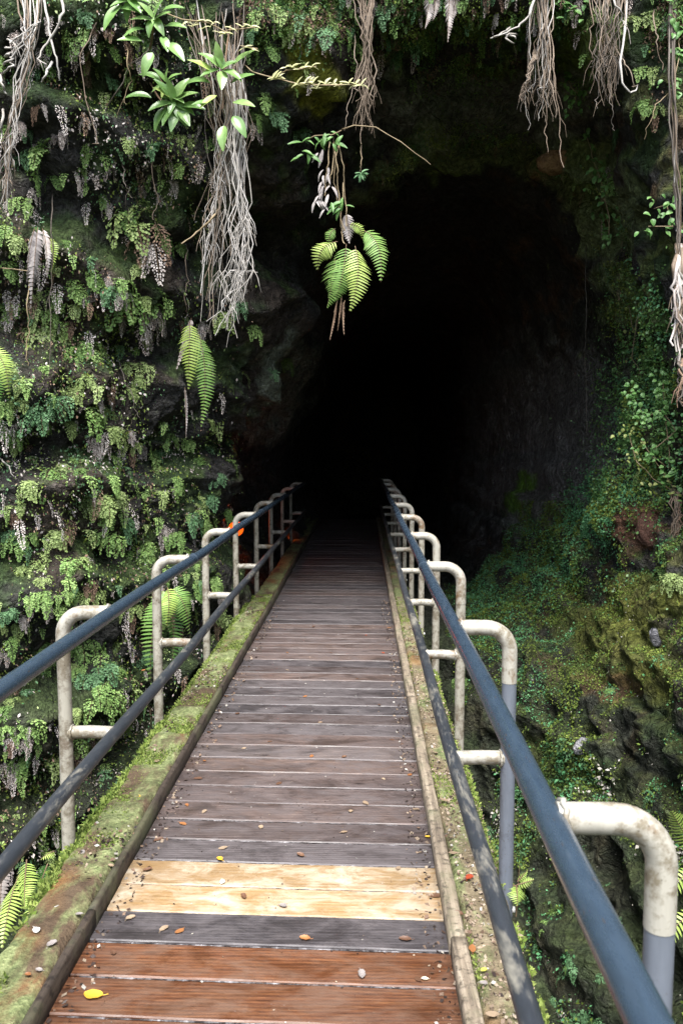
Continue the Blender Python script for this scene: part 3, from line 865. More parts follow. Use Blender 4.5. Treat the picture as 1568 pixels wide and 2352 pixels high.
WORDS = {'g': 'green', 'y': 'yellowish', 'b': 'bluish green', 'd': 'dead grey', 'n': 'dead brown', 'm': 'green and grey', 'k': 'yellowish and brown'}
LAND = [(505, 500, 'the long root curtain'), (440, 860, 'the sword fern pair'), (140, 1640, 'the first fern-side post'),
        (367, 1450, 'the second fern-side post'), (40, 220, 'the pale root tangle'), (390, 240, 'the broad-leaved plants'),
        (85, 600, 'the silvery dead fern'), (490, 1330, 'the third fern-side post'), (380, 1430, 'the handrail sword fern'),
        (690, 140, 'the yellow moss patch'), (20, 860, 'the cut-off sword fern'), (1390, 400, 'the leafy rim creeper'),
        (1500, 1000, 'the rock-side creeper'), (1165, 1700, 'the grey rock-side post'), (1490, 1210, 'the brown clay boulder'), (50, 2080, 'the beam fern')]
ORD = ['', 'second', 'third', 'fourth', 'fifth', 'sixth', 'seventh', 'eighth', 'ninth', 'tenth', 'eleventh', 'twelfth', 'thirteenth', 'fourteenth', 'fifteenth', 'sixteenth']
PENDING = []            # (object, px, py, noun phrase): labelled at the end by what they stand beside
def pend(o, px, py, noun): PENDING.append((o, px, py, noun))

def fern_clump(px, py, size, kind, scale_j=1.0):
    loc, nor, d = hit(px, py)
    h = Vector((nor.x, nor.y, 0))
    if h.length < .15: h = Vector((0 - loc.x, -loc.y, 0))
    h.normalize()
    rz = math.atan2(h.y, h.x) - math.pi / 2 + rnd.uniform(-.3, .3)
    s = size * d / F * 1.0
    p = loc - h * .03
    sz = 'large' if size > 88 else ('small' if size < 52 else 'medium')
    q = random.Random(int(px * 7 + py * 13))
    if size >= 66:
        root = empty('fern_clump', p, rz); root.scale = (s, s, s)
        comp = {'g': 'gggggggg', 'y': 'yyyyyyyy', 'b': 'bbbbbbbb', 'd': 'dddddddd', 'n': 'nnnnnnnn', 'm': 'ggggggdddddd', 'k': 'yyyyygnnndd'}[kind]
        for c in comp:
            o = bpy.data.objects.new('dry_frond' if c in 'dn' else 'frond', q.choice(FR[c]))
            link(o, root)
            o.rotation_euler = (q.uniform(-.12, .12), q.uniform(-.2, .2), q.uniform(-1.05, 1.05))
            o.location = (q.uniform(-.36, .36) * (.7 if c in 'dn' else 1), -.06 if c in 'dn' else 0, q.uniform(-.2, .25) - (.28 if c in 'dn' and len(set(comp)) > 1 else 0))
            k = q.uniform(.65, 1.0); o.scale = (k, k, k)
    else:
        root = bpy.data.objects.new('fern_clump', q.choice(SMALL[kind])); link(root)
        root.location = p; root.rotation_euler = (0, 0, rz); root.scale = (s, s, s)
    tag(root, None, 'fern', 'fern clumps on the cliff')
    pend(root, px, py, f'{sz} {WORDS[kind]} fern clump')

CL = [(178, 75, 66, 'm'), (108, 345, 92, 'g'), (60, 350, 60, 'b'), (215, 345, 66, 'm'), (250, 362, 50, 'd'), (120, 300, 42, 'd'), (50, 460, 55, 'g'), (155, 470, 48, 'd'),
      (320, 500, 120, 'k'), (300, 545, 80, 'd'), (345, 545, 70, 'd'), (170, 655, 64, 'g'), (300, 680, 112, 'g'), (255, 670, 70, 'b'), (340, 720, 92, 'd'), (370, 690, 60, 'm'), (215, 632, 60, 'g'), (110, 765, 84, 'k'),
      (130, 760, 60, 'y'), (95, 805, 64, 'd'), (215, 800, 66, 'm'), (275, 800, 46, 'g'), (255, 870, 70, 'n'), (262, 900, 50, 'd'), (160, 900, 54, 'y'), (188, 900, 44, 'd'), (210, 945, 96, 'g'), (245, 945, 60, 'y'),
      (225, 1005, 76, 'd'), (262, 990, 62, 'y'), (305, 985, 48, 'd'), (80, 935, 96, 'b'), (110, 920, 60, 'b'), (30, 990, 54, 'g'), (28, 1020, 50, 'y'), (115, 1085, 90, 'm'), (135, 1075, 54, 'y'), (60, 1115, 62, 'y'),
      (190, 1085, 44, 'g'), (235, 1140, 84, 'y'), (262, 1140, 60, 'y'), (290, 1105, 42, 'd'), (350, 1040, 74, 'g'), (365, 1040, 56, 'b'), (330, 1015, 48, 'd'), (395, 1005, 46, 'g'), (405, 1105, 50, 'g'), (480, 1140, 50, 'b'),
      (580, 752, 50, 'g'), (655, 828, 42, 'g'), (630, 850, 34, 'b'), (95, 1285, 72, 'y'), (155, 1305, 84, 'g'), (60, 1310, 48, 'y'), (40, 1235, 62, 'g'), (20, 1215, 50, 'b'), (240, 1225, 72, 'g'), (290, 1200, 60, 'b'),
      (345, 1250, 50, 'm'), (310, 1275, 92, 'g'), (402, 1228, 52, 'g'), (440, 1185, 60, 'b'), (470, 1200, 48, 'g'), (450, 1345, 60, 'g'), (170, 1400, 56, 'm'), (60, 1410, 56, 'd'), (40, 1435, 60, 'y'), (135, 1395, 62, 'g'),
      (20, 1400, 44, 'b'), (200, 1490, 90, 'g'), (215, 1540, 96, 'b'), (180, 1545, 70, 'g'), (240, 1590, 84, 'g'), (275, 1545, 54, 'g'), (60, 1590, 44, 'b'), (52, 1740, 60, 'g'), (20, 1745, 66, 'd'), (120, 1640, 48, 'd'), (8, 1880, 44, 'g'),
      (20, 1690, 54, 'n'), (330, 1500, 50, 'b'), (120, 1510, 60, 'm'), (300, 1400, 50, 'k'), (210, 1330, 54, 'n'), (15, 610, 60, 'g'), (45, 555, 60, 'y'), (205, 590, 46, 'b'), (150, 560, 46, 'g'), (410, 560, 44, 'g'), (400, 400, 60, 'd'),
      (405, 380, 46, 'g'), (360, 330, 56, 'b'), (310, 300, 60, 'd'), (300, 330, 50, 'y'), (255, 180, 50, 'b'), (110, 240, 44, 'd'), (190, 260, 40, 'd'), (60, 300, 40, 'b'), (440, 350, 70, 'd'), (590, 60, 60, 'b'), (620, 110, 56, 'g'),
      (610, 230, 60, 'g'), (640, 260, 60, 'b'), (590, 270, 50, 'm'), (730, 80, 80, 'b'), (740, 40, 60, 'm'), (700, 60, 56, 'y'), (690, 295, 48, 'b'), (810, 85, 44, 'g'), (880, 30, 60, 'b'), (915, 120, 50, 'b'), (905, 130, 44, 'g'),
      (1475, 240, 52, 'g'), (1500, 250, 44, 'k'), (1400, 410, 60, 'g'), (1390, 370, 44, 'm'), (1300, 20, 50, 'g'), (1220, 30, 50, 'm'), (1130, 30, 40, 'd'), (1500, 40, 60, 'y'), (1370, 30, 60, 'y'),
      (1480, 160, 50, 'g'), (1420, 300, 40, 'b'), (40, 60, 60, 'd'), (110, 30, 56, 'd'), (200, 30, 50, 'b'), (255, 110, 56, 'g'), (330, 130, 60, 'd'), (5, 130, 60, 'm'), (70, 160, 44, 'b'),
      (520, 1010, 44, 'b'), (460, 1060, 46, 'g'), (500, 1090, 40, 'b'), (430, 1010, 40, 'g'), (480, 970, 40, 'y'), (550, 700, 44, 'b')]
for c in CL: fern_clump(*c)
# the smaller clumps between them, thicker where the cliff faces up and forward
cnt = 0
taken = [(c[0], c[1]) for c in CL]
while cnt < 150:
    px, py = rnd.uniform(0, 520), rnd.uniform(40, 1780)
    if 380 < px and 400 < py < 720: continue
    if px > 330 and 740 < py < 1000: continue
    if px > 300 and py > 1450: continue
    if 120 < px < 300 and 500 < py < 570: continue
    if py < 560 and rnd.random() < .45: continue
    if min((px - a) ** 2 + (py - b_) ** 2 for a, b_ in taken) < 27 ** 2: continue
    taken.append((px, py)); cnt += 1
    fern_clump(px, py, rnd.uniform(34, 64), rnd.choice('ggyydmmmmkkkddn'))

# ------------------------------------------------------------------ pinnate ferns (sword ferns)
def pin_frond(pts, width, nrm, n=24, fold=.25, mi=0, ratio=.62, start=.06, curl=.25, rr=.003, shape=1.0):
    """frond along the world points pts; leaflets lie across `nrm`"""
    mb = MB()
    tw = (int(abs(width) * 7919) % 7 - 3) * .09
    pts = [Vector(p) for p in pts]
    k = len(pts) - 1
    def at(t_):
        f = t_ * k; i = min(int(f), k - 1); return pts[i].lerp(pts[i + 1], f - i)
    mb.tube([at(i / 8) for i in range(9)], [rr * (1 - .8 * i / 8) for i in range(9)], 5, 1)
    Ltot = sum((pts[i + 1] - pts[i]).length for i in range(k))
    q = random.Random(int(abs(pts[0].x) * 1000) + int(abs(pts[-1].z) * 777))
    for i in range(n):
        t_ = start + (1 - start) * (i + .3) / n
        P_ = at(t_); T = (at(min(t_ + .03, 1)) - at(max(t_ - .03, 0))).normalized()
        nn = (nrm - T * nrm.dot(T)).normalized()
        nn = Matrix.Rotation(tw + (t_ - .4) * tw * 6, 3, T) @ nn
        s = T.cross(nn).normalized()
        u = (t_ - start) / (1 - start)
        wl = width * (min(1, .62 + 1.6 * u) if shape else 1) * (1 - max(0, (u - .25) / .75) ** 1.7) + width * .06
        pw = Ltot * (1 - start) / n * ratio * .5
        for sg in (-1, 1):
            l = wl * q.uniform(.93, 1.05)
            d0 = (s * sg + T * .12 - nn * fold * q.uniform(.5, 1.4)).normalized()
            vs = []; pr = P_.copy()
            prof_ = (.75, 1.0, .9, .55, 0.0)
            for j, w in enumerate(prof_):
                d1 = (d0 + T * curl * j * .28 - nn * fold * .35 * j).normalized()
                if j: pr = pr + d1 * (l / 4)
                if w > 0: vs += [pr - T * pw * w, pr + T * pw * w]
                else: vs.append(pr)
            f = [(0, 1, 3, 2), (2, 3, 5, 4), (4, 5, 7, 6), (6, 7, 8)]
            if sg < 0: f = [tuple(reversed(a)) for a in f]
            mb.add(vs, f, mi)
    return mb

def bez(a, b_, c, n=14):
    a, b_, c = Vector(a), Vector(b_), Vector(c)
    return [(a * (1 - t_) ** 2 + b_ * 2 * t_ * (1 - t_) + c * t_ * t_) for t_ in [i / n for i in range(n + 1)]]

def sword_fern(base, fronds, label, cat='fern', name='sword_fern', group=None):
    """fronds: (points, width, normal, material key, n[, kwargs])"""
    root = empty(name, base); base = Vector(base)
    for f in fronds:
        pts, wd, nm, mk, n = f[:5]
        kw = dict(f[5]) if len(f) > 5 else {}
        if mk in ('dry', 'dry_b', 'pale_dead'): kw.setdefault('ratio', 1.0); kw.setdefault('curl', .6)
        mb = pin_frond(pts, wd, Vector(nm), n, **kw)
        mb.v = [tuple(Vector(v) - base) for v in mb.v]
        mb.build('dead_frond' if mk in ('dry', 'dry_b', 'pale_dead') else 'frond', [M[mk], M['bark']], root)
    return tag(root, label, cat, group)

def F3(p0, p1, p2, d0, d1, d2):
    return bez(W(*p0, d0), W(*p1, d1), W(*p2, d2))
VN = (0, -1, .35)
def dep(*pp):      # depth just in front of the cliff along some pixels
    return min(hit(*p)[2] for p in pp)
# the fern hanging in the mouth of the cave on a cord of roots
d = 6.45
sword_fern(W(790, 520, d), [
    (F3((795, 560), (790, 640), (768, 692), d, d - .12, d), .132, VN, 'sword', 22),
    (F3((770, 590), (765, 650), (750, 708), d + .03, d - .05, d + .05), .135, (-.3, -1, .3), 'sword', 20),
    (F3((815, 565), (835, 630), (802, 716), d, d - .15, d - .05), .120, (.3, -1, .3), 'sword_y', 22),
    (F3((835, 530), (882, 545), (874, 648), d, d - .1, d - .1), .110, (.25, -1, .3), 'sword', 20),
    (F3((775, 555), (725, 560), (730, 622), d, d - .1, d), .10, (-.4, -1, .3), 'sword_y', 14),
    (F3((770, 525), (750, 535), (757, 566), d, d - .05, d), .05, VN, 'sword', 10),
    (F3((800, 515), (835, 515), (832, 550), d, d - .05, d), .05, VN, 'sword_y', 10),
    (F3((795, 490), (800, 520), (803, 560), d + .02, d, d), .07, VN, 'pale_dead', 12),
    (F3((775, 690), (765, 730), (757, 782), d + .02, d, d), .022, VN, 'dry_b', 14, dict(fold=.9)),
    (F3((792, 690), (782, 720), (790, 770), d + .02, d, d), .022, VN, 'dry_b', 12, dict(fold=.9)),
    (F3((785, 680), (780, 710), (775, 760), d + .04, d, d), .02, VN, 'dry_b', 12, dict(fold=.9)),
], 'big green fern dangling in the dark cave mouth with withered fronds beneath')
d = dep((430, 760), (440, 860), (460, 960), (480, 900)) - .4
sword_fern(W(440, 735, d), [
    (F3((436, 740), (436, 800), (432, 897), d, d - .15, d - .02), .112, VN, 'sword_y', 22),
    (F3((456, 770), (484, 850), (461, 983), d, d - .1, d), .105, (.3, -1, .3), 'sword', 30),
    (F3((425, 890), (428, 940), (427, 1007), d + .02, d, d), .028, VN, 'pale_dead', 18, dict(fold=.8)),
    (F3((440, 730), (425, 780), (405, 850), d + .03, d, d), .05, (-.4, -1, .2), 'dry', 14),
], 'pair of bright sword fern fronds hanging below the pale root curtain')
d = dep((85, 530), (85, 600), (75, 690)) - .12
sword_fern(W(90, 520, d), [
    (F3((88, 522), (80, 580), (72, 712), d, d - .12, d), .062, VN, 'pale_dead', 22, dict(fold=.6)),
    (F3((80, 525), (65, 570), (62, 650), d, d - .1, d), .05, VN, 'pale_dead', 18, dict(fold=.6)),
    (F3((98, 525), (112, 560), (108, 640), d, d - .1, d), .05, VN, 'dry', 18, dict(fold=.6)),
    (F3((112, 545), (132, 570), (118, 628), d, d - .08, d), .045, VN, 'sword_y', 16),
], 'silvery dead fern with one green frond high on the fern cliff')
d = dep((10, 840), (20, 900)) - .12
sword_fern(W(-10, 820, d), [
    (F3((-20, 800), (20, 820), (22, 918), d, d - .1, d), .085, (.3, -1, .3), 'sword_y', 20),
    (F3((-30, 830), (-5, 850), (-2, 930), d, d - .1, d), .08, VN, 'sword', 20)], 'light green sword fern cut by the picture edge beside the dead fern skirts')
d = 4.9
sword_fern(W(380, 1350, d), [
    (F3((378, 1352), (345, 1400), (345, 1565), d, d - .12, d - .05), .10, (-.3, -1, .4), 'sword', 26),
    (F3((385, 1350), (392, 1380), (384, 1440), d, d - .15, d - .1), .07, (0, -1, .5), 'sword_y', 16),
    (F3((392, 1352), (430, 1370), (437, 1458), d, d - .1, d), .085, (.3, -1, .4), 'sword', 20),
    (F3((388, 1360), (405, 1440), (395, 1540), d + .05, d, d), .075, VN, 'sword_d', 22),
    (F3((370, 1360), (352, 1400), (358, 1440), d, d - .1, d), .05, VN, 'sword', 14),
], 'dark green sword fern spilling down behind the second fern-side handrail post')
d = 3.05
sword_fern(W(45, 2020, d), [
    (F3((62, 1975), (55, 2040), (58, 2090), d, d - .15, d - .2), .052, (0, -.8, .8), 'sword_y', 20),
    (F3((45, 2010), (20, 2060), (6, 2180), d, d - .2, d - .3), .055, (-.2, -.8, .7), 'sword_y', 22),
    (F3((110, 1985), (100, 2010), (84, 2055), d + .02, d - .05, d - .1), .045, (.2, -.8, .7), 'sword_d', 16),
    (F3((10, 1960), (0, 2030), (2, 2110), d, d, d), .04, VN, 'dry', 16),
    (F3((80, 2070), (60, 2120), (35, 2160), d - .2, d - .3, d - .4), .03, (0, -.6, .9), 'sword_y', 14),
    (F3((125, 1955), (110, 1960), (92, 1975), d - .1, d - .15, d - .15), .03, (0, -.6, .9), 'sword_y', 10),
], 'bright green fern growing up from beneath the mossy fern-side beam')
d = 2.9
sword_fern(W(1188, 2090, d), [
    (bez(W(1184, 2105, d), W(1190, 2020, d), W(1192, 1990, d), 6), .0005, VN, 'sword_y', 2),
    (F3((1185, 2035), (1187, 2050), (1188, 2082), d, d - .05, d - .06), .040, (0, -.8, .7), 'sword_y', 11),
    (F3((1184, 2035), (1170, 2030), (1157, 2040), d, d - .02, d - .02), .022, (0, -.6, .9), 'sword_y', 9),
    (F3((1186, 2033), (1210, 2026), (1226, 2020), d, d - .02, d - .02), .022, (0, -.6, .9), 'sword_y', 9),
    (F3((1188, 2025), (1202, 2008), (1212, 1998), d, d, d), .016, (0, -.6, .9), 'sword_y', 8),
], 'small pale lacy fern sprouting from the outer edge of the rock-side beam')
d = 4.6
sword_fern(W(1575, 1930, d), [
    (F3((1600, 1960), (1560, 1900), (1540, 1862), d, d - .05, d - .1), .085, (-.2, -.8, .6), 'sword_y', 16),
    (F3((1610, 1960), (1590, 1900), (1580, 1850), d, d - .1, d - .15), .085, (-.2, -.8, .6), 'sword_y', 16),
    (F3((1600, 1990), (1520, 2040), (1490, 2110), d, d - .1, d - .1), .07, (-.4, -.8, .4), 'sword_y', 18),
    (F3((1600, 2080), (1520, 2150), (1488, 2220), d, d - .1, d - .1), .07, (-.4, -.8, .4), 'sword_y', 18),
], 'light green fern behind the bent white end post of the rock-side handrail')
for px, py, s_, lab in ((1238, 1388, 60, 'small bright fern on a ledge of the mossy rock wall'), (1385, 475, 50, 'narrow green fern hanging under the leafy rim creeper')):
    loc, nor, d = hit(px, py); d -= .06; k = s_
    sword_fern(W(px, py, d), [
        (F3((px, py), (px - .3 * k, py - .15 * k), (px - .55 * k, py + .12 * k), d, d - .1, d - .1), .03 * s_ / 40, VN, 'sword_d', 12),
        (F3((px, py), (px + .3 * k, py - .1 * k), (px + .5 * k, py + .3 * k), d, d - .12, d - .1), .03 * s_ / 40, VN, 'sword', 12),
        (F3((px, py), (px + .05 * k, py + .1 * k), (px + .05 * k, py + .6 * k), d, d - .12, d - .1), .03 * s_ / 40, VN, 'sword_d', 12),
        (F3((px, py), (px - .1 * k, py + .4 * k), (px - .1 * k, py + 1.5 * k), d, d - .05, d - .02), .022, VN, 'dry', 14, dict(fold=.7)),
        (F3((px, py), (px + .1 * k, py + .5 * k), (px + .15 * k, py + 1.1 * k), d, d - .05, d - .02), .02, VN, 'dry_b', 12, dict(fold=.7)),
    ], lab)
d = dep((985, 30), (1030, 40)) - .15
for px in (980, 1025):
    sword_fern(W(px + 8, -20, d), [
        (F3((px + 8, -30), (px + 4, 20), (px - 5 if px < 1000 else px + 2, 66 if px < 1000 else 98), d, d - .05, d), .06, VN, 'dry', 20, dict(fold=.5)),
        (F3((px + 20, -30), (px + 22, 10), (px + 12, 48), d, d - .05, d), .045, VN, 'dry', 16, dict(fold=.5)),
    ], 'dead fern frond hanging from the rim, the %s of two' % ('shorter' if px < 1000 else 'longer one'), group='dead fern fronds on the rim')

# ------------------------------------------------------------------ hanging roots
def strand_pts(path, d, q, wob, n=16, embed=True):
    """path: pixel points; a wandering root through them, d in front of the cliff"""
    m = len(path) - 1
    pts = []
    ph1, ph2 = q.uniform(0, 6), q.uniform(0, 6)
    for i in range(n + 1):
        f = i / n * m; k = min(int(f), m - 1); u = f - k
        u = u * u * (3 - 2 * u) * .5 + u * .5
        px = path[k][0] * (1 - u) + path[k + 1][0] * u
        py = path[k][1] * (1 - u) + path[k + 1][1] * u
        px += wob * 1.5 * (math.sin(ph1 + i * .8) + .6 * math.sin(ph2 + i * 1.9) + .4 * math.sin(ph1 * 3 + i * 2.7)) * min(1, i / 3)
        dd = d + .02 * math.sin(ph2 + i * .5)
        if i < 4 and embed:
            hd = hit(px, py)[2]
            if hd < d + 1.2: dd += max(0, hd + .04 - dd) * (1 - i / 4) ** 1.5
        pts.append(W(px, py, dd))
    return pts

def roots(label, strands, seed, group=None, name='hanging_root'):
    """strands: list of (path, depth, radius, material, wobble, rootlets)"""
    q = random.Random(seed)
    b0 = W(*strands[0][0][0], strands[0][1])
    root = empty(name, b0)
    for path, d, r, mk, wob, rl in strands:
        pts = strand_pts(path, d, q, wob)
        mb = MB(); n = len(pts)
        mb.tube(pts, [r * (1 - .6 * i / n) * q.uniform(.85, 1.15) for i in range(n)], 5)
        for _ in range(rl):
            k = q.randrange(n // 2, n - 1)
            p = pts[k]; L = q.uniform(.05, .16)
            dx = q.choice((-1, 1)) * q.uniform(.2, .7)
            mb.tube([p, p + Vector((dx * L * .5, q.uniform(-.03, .03), -L * .4)), p + Vector((dx * L * .75, q.uniform(-.03, .03), -L))], [r * .5, r * .4, r * .2], 4)
        mb.v = [tuple(Vector(v) - b0) for v in mb.v]
        mb.build('strand', M[mk], root)
    return tag(root, label, 'root', group)

q = random.Random(3)
d0 = dep((500, 60), (520, 150), (480, 250), (540, 250)) - .22
S = []
for i in range(34):
    x0 = q.uniform(415, 580); mid_ = q.gauss(530, 27); e = q.gauss(520, 34); ye = q.uniform(380, 700)
    S.append(([(x0, q.uniform(-30, 60)), ((x0 + mid_) / 2 + q.uniform(-8, 8), 160), (mid_, 300), ((mid_ + e) / 2, 420), (e, ye)], d0 + q.uniform(-.12, .12), q.uniform(.0024, .0048), q.choice(['root', 'root', 'root', 'root_p', 'root_d']), q.uniform(2, 5), 1))
for i in range(13):
    x0 = q.gauss(545, 14); e = q.uniform(440, 500); ye = q.uniform(560, 760)
    S.append(([(x0 - 10, 120), (x0, 270), (x0 - 25, 380), (e + 15, 500), (e, ye)], d0 - .05 + q.uniform(-.08, .08), q.uniform(.0035, .006), q.choice(['root', 'root_p', 'root_p']), 4, 3))
for i in range(19):
    x0 = q.gauss(550, 13); e = q.gauss(540, 22); ye = q.uniform(600, 790)
    S.append(([(x0 - 8, q.uniform(60, 160)), (x0, 330), (q.gauss(554, 13), 500), (q.gauss(545, 18), 620), (e - max(0, ye - 650) * .25, ye)], d0 - .1 + q.uniform(-.08, .08), q.uniform(.0032, .006), 'root_p', 6, 8))
S.append(([(508, 475), (470, 520), (418, 560)], d0 - .16, .010, 'twig', 1, 0))
roots('long curtain of tan roots with white tips hanging down over the fern cliff', S, 1)

d1 = dep((40, 60), (50, 200), (20, 350)) - .25
S = []
for i in range(16):
    x0 = q.uniform(20, 100); m_ = q.gauss(48, 10)
    S.append(([(x0, -30), ((x0 + m_) / 2 + 15, 90), (m_, 200), (q.gauss(22, 6), 330), (q.gauss(12, 4), q.uniform(380, 500))], d1 + q.uniform(-.06, .06), q.uniform(.0032, .0075), q.choice(['root_p', 'root', 'root_d']), 4, 3))
for i in range(5):
    S.append(([(q.uniform(-10, 20), 90 + 20 * i), (30, 100 + 10 * i), (q.uniform(60, 95), q.uniform(40, 90))], d1 - .05, .008, 'root_p', 4, 2))
S.append(([(98, -20), (112, 60), (128, 130), (139, 182)], d1 - .1, .010, 'root_p', 1, 0))
S.append(([(138, -20), (145, 30), (132, 70), (100, 105), (90, 135), (105, 148)], d1 - .12, .010, 'root_p', 2, 1))
S.append(([(120, 142), (108, 165), (98, 188)], d1 - .12, .011, 'root_p', 1, 0))
S.append(([(0, 170), (8, 200), (14, 215)], d1 - .1, .010, 'root_p', 1, 0))
S.append(([(8, 250), (4, 300), (3, 330)], d1 - .1, .010, 'root_p', 1, 0))
roots('tangle of whitish roots hanging in a point down the outer end of the fern cliff', S, 2)

d2 = dep((835, 60), (830, 110), (800, 40)) - .25
S = []
for i in range(18):
    x0 = q.uniform(800, 860); m_ = q.gauss(842, 8)
    S.append(([(x0, -30), (m_, 90), (q.gauss(840, 9), 190), (q.gauss(842, 10), q.uniform(210, 320))], d2 + q.uniform(-.05, .05), q.uniform(.004, .007), 'root', 3, 2))
S.append(([(838, 180), (831, 250), (829, 330), (828, 395)], d2, .004, 'root', 1, 0))
S.append(([(815, 70), (818, 150), (800, 250), (788, 300)], d2, .004, 'root', 2, 0))
roots('thin tan root bunch hanging from the rim above the cave mouth', S, 3)

d3 = dep((1250, 30), (1245, 80), (1260, 110)) - .25
S = []
for i in range(26):
    x0 = q.uniform(1216, 1272); e = q.gauss(1246, 19)
    S.append(([(x0, -30), ((x0 + e) / 2, 90), (e, 200), (e + q.uniform(-12, 8), q.uniform(180, 300))], d3 + q.uniform(-.07, .07), q.uniform(.0028, .0052), q.choice(['root', 'root', 'root_p', 'root_d']), 3, 1))
for i in range(7):
    S.append(([(q.uniform(1228, 1240), 100), (1215, 170), (q.uniform(1196, 1206), q.uniform(190, 260))], d3 - .05, .005, 'root', 3, 2))
S.append(([(1256, 20), (1268, 130), (1280, 230), (1283, 310), (1294, 385)], d3 - .1, .006, 'root', 2, 2))
S.append(([(1256, 20), (1262, 160), (1276, 270)], d3 - .1, .007, 'root', 2, 0))
S.append(([(1248, 160), (1253, 280), (1255, 350)], d3 - .1, .005, 'root', 2, 0))
roots('thick tan root bunch with one long strand hanging before the cave ceiling', S, 4)
S = [([(1235, -20), (1215, 30), (1190, 62), (1160, 75), (1129, 88)], d3 - .2, .010, 'root_p', 2, 0),
     ([(1172, 62), (1150, 78), (1131, 86)], d3 - .2, .009, 'root_p', 1, 0),
     ([(1190, 80), (1168, 78), (1160, 88), (1175, 98), (1180, 100)], d3 - .2, .010, 'root_p', 0, 0),
     ([(1160, 80), (1182, 84), (1184, 90)], d3 - .2, .008, 'root_p', 0, 0)]
roots('white curled twig sticking out beside the thick root bunch', S, 5, name='curled_twig')

d4 = dep((1400, 40), (1390, 90), (1420, 60)) - .25
S = []
for i in range(30):
    x0 = q.uniform(1350, 1445); e = q.gauss(1394, 16)
    S.append(([(x0, -30), ((x0 + e) / 2, 60), (e, 130), (e + q.uniform(-10, 12), q.uniform(130, 245))], d4 + q.uniform(-.06, .06), q.uniform(.0026, .005), q.choice(['root', 'root_d', 'root']), 3, 2))
S.append(([(1438, -20), (1436, 60), (1424, 150), (1426, 190), (1446, 214), (1460, 208), (1462, 195)], d4 - .12, .010, 'root_p', 1, 0))
S.append(([(1400, -20), (1425, 30), (1434, 60)], d4 - .12, .008, 'root_p', 2, 1))
S.append(([(1405, 100), (1440, 150), (1455, 200), (1462, 195)], d4 - .1, .005, 'root', 2, 0))
S.append(([(1370, 130), (1372, 220), (1367, 250)], d4, .004, 'root_d', 2, 0))
S.append(([(1398, 180), (1404, 250), (1408, 300)], d4, .004, 'root_d', 2, 0))
roots('short brown root bunch with a white hooked root, below the mossy rim', S, 6)

d5 = min(6.0, dep((1545, 300), (1545, 500), (1555, 200)) - .15)
S = []
for i in range(7):
    x0 = q.uniform(1530, 1565)
    S.append(([(x0, -30), (1542 + q.uniform(-10, 10), 230), (1548 + i * 2, 420), (1556 + q.uniform(-8, 10), q.uniform(520, 640))], d5 + q.uniform(-.04, .04), q.uniform(.006, .010), q.choice(['root', 'root_p', 'root_d']), 2, 0))
S.append(([(1500, 20), (1506, 90), (1520, 160)], d5, .006, 'root', 2, 0))
S.append(([(1545, 200), (1500, 250), (1480, 320)], d5, .004, 'twig', 2, 0))
roots('straight cord-like roots dangling along the outer end of the rock-side wall', S, 7)
S = []
for i in range(16):
    S.append(([(1556 + q.uniform(-6, 10), 560), (1556 + q.uniform(-10, 14), 660), (1552 + q.uniform(-9, 16), q.uniform(720, 830))], d5 - .1 + q.uniform(-.03, .03), q.uniform(.010, .017), q.choice(['root', 'root_p', 'dry']), 3, 2))
roots('shaggy grey dead frond hanging over the rock-side creeper', S, 8, name='dead_frond_bundle')
S = [([(1560 + q.uniform(-6, 10), 820), (1560 + q.uniform(-5, 8), q.uniform(890, 960))], d5 - .1, q.uniform(.008, .013), q.choice(['root_d', 'dry_b']), 3, 2) for i in range(6)]
roots('brown dead frond below the shaggy grey one by the rock-side creeper', S, 9, name='dead_frond_bundle')
d6 = dep((1550, 1160), (1555, 1200)) - .1
S = [([(1560 + q.uniform(-20, 10), 1120), (1555 + q.uniform(-14, 14), 1190), (1552 + q.uniform(-14, 18), q.uniform(1200, 1290))], d6, q.uniform(.004, .008), q.choice(['root', 'dry_b', 'root']), 3, 1) for i in range(12)]
roots('small tuft of straw-coloured roots beside the brown clay boulder', S, 10)

# long thin strands here and there on the fern cliff
S = []
for path in ([(122, 440), (120, 560), (118, 690), (112, 850)], [(352, 300), (352, 400), (362, 470), (350, 505)], [(280, 370), (290, 430), (305, 455)], [(428, 560), (430, 640), (425, 700)],
             [(67, 640), (65, 760), (62, 840)], [(230, 40), (180, 130), (225, 330), (215, 330)], [(290, 100), (300, 180), (285, 240)], [(240, 260), (300, 150), (345, 110)], [(268, 820), (300, 900), (320, 960)]):
    dd = min(hit(*p)[2] for p in path) - .12
    S.append((path, dd, .0045, q.choice(['root', 'root_d', 'twig']), 2, 1))
roots('loose single rootlets trailing down between the fern clumps', S, 11)
dd = hit(1340, 400)[2]
S = [([(1345, 560), (1344, 760), (1345, 1000)], 8.4, .004, 'root_d', 1, 0)]
roots('single straight root hanging against the dim inner cave wall', S, 12)
S = [([(775, 300), (815, 288), (860, 292), (920, 325), (987, 378)], d2 - .1, .0055, 'twig', 1, 0)]
roots('thin brown arching twig reaching across the top of the cave mouth', S, 13, name='bent_twig')
S = [([(0, 1052), (20, 1070), (32, 1095)], dep((10, 1060)) - .15, .007, 'root_p', 1, 0), ([(-5, 615), (30, 618), (62, 622)], dep((30, 618)) - .15, .006, 'twig', 1, 0)]
roots('two pale sticks poking out at the outer edge of the fern cliff', S, 14, name='stick')

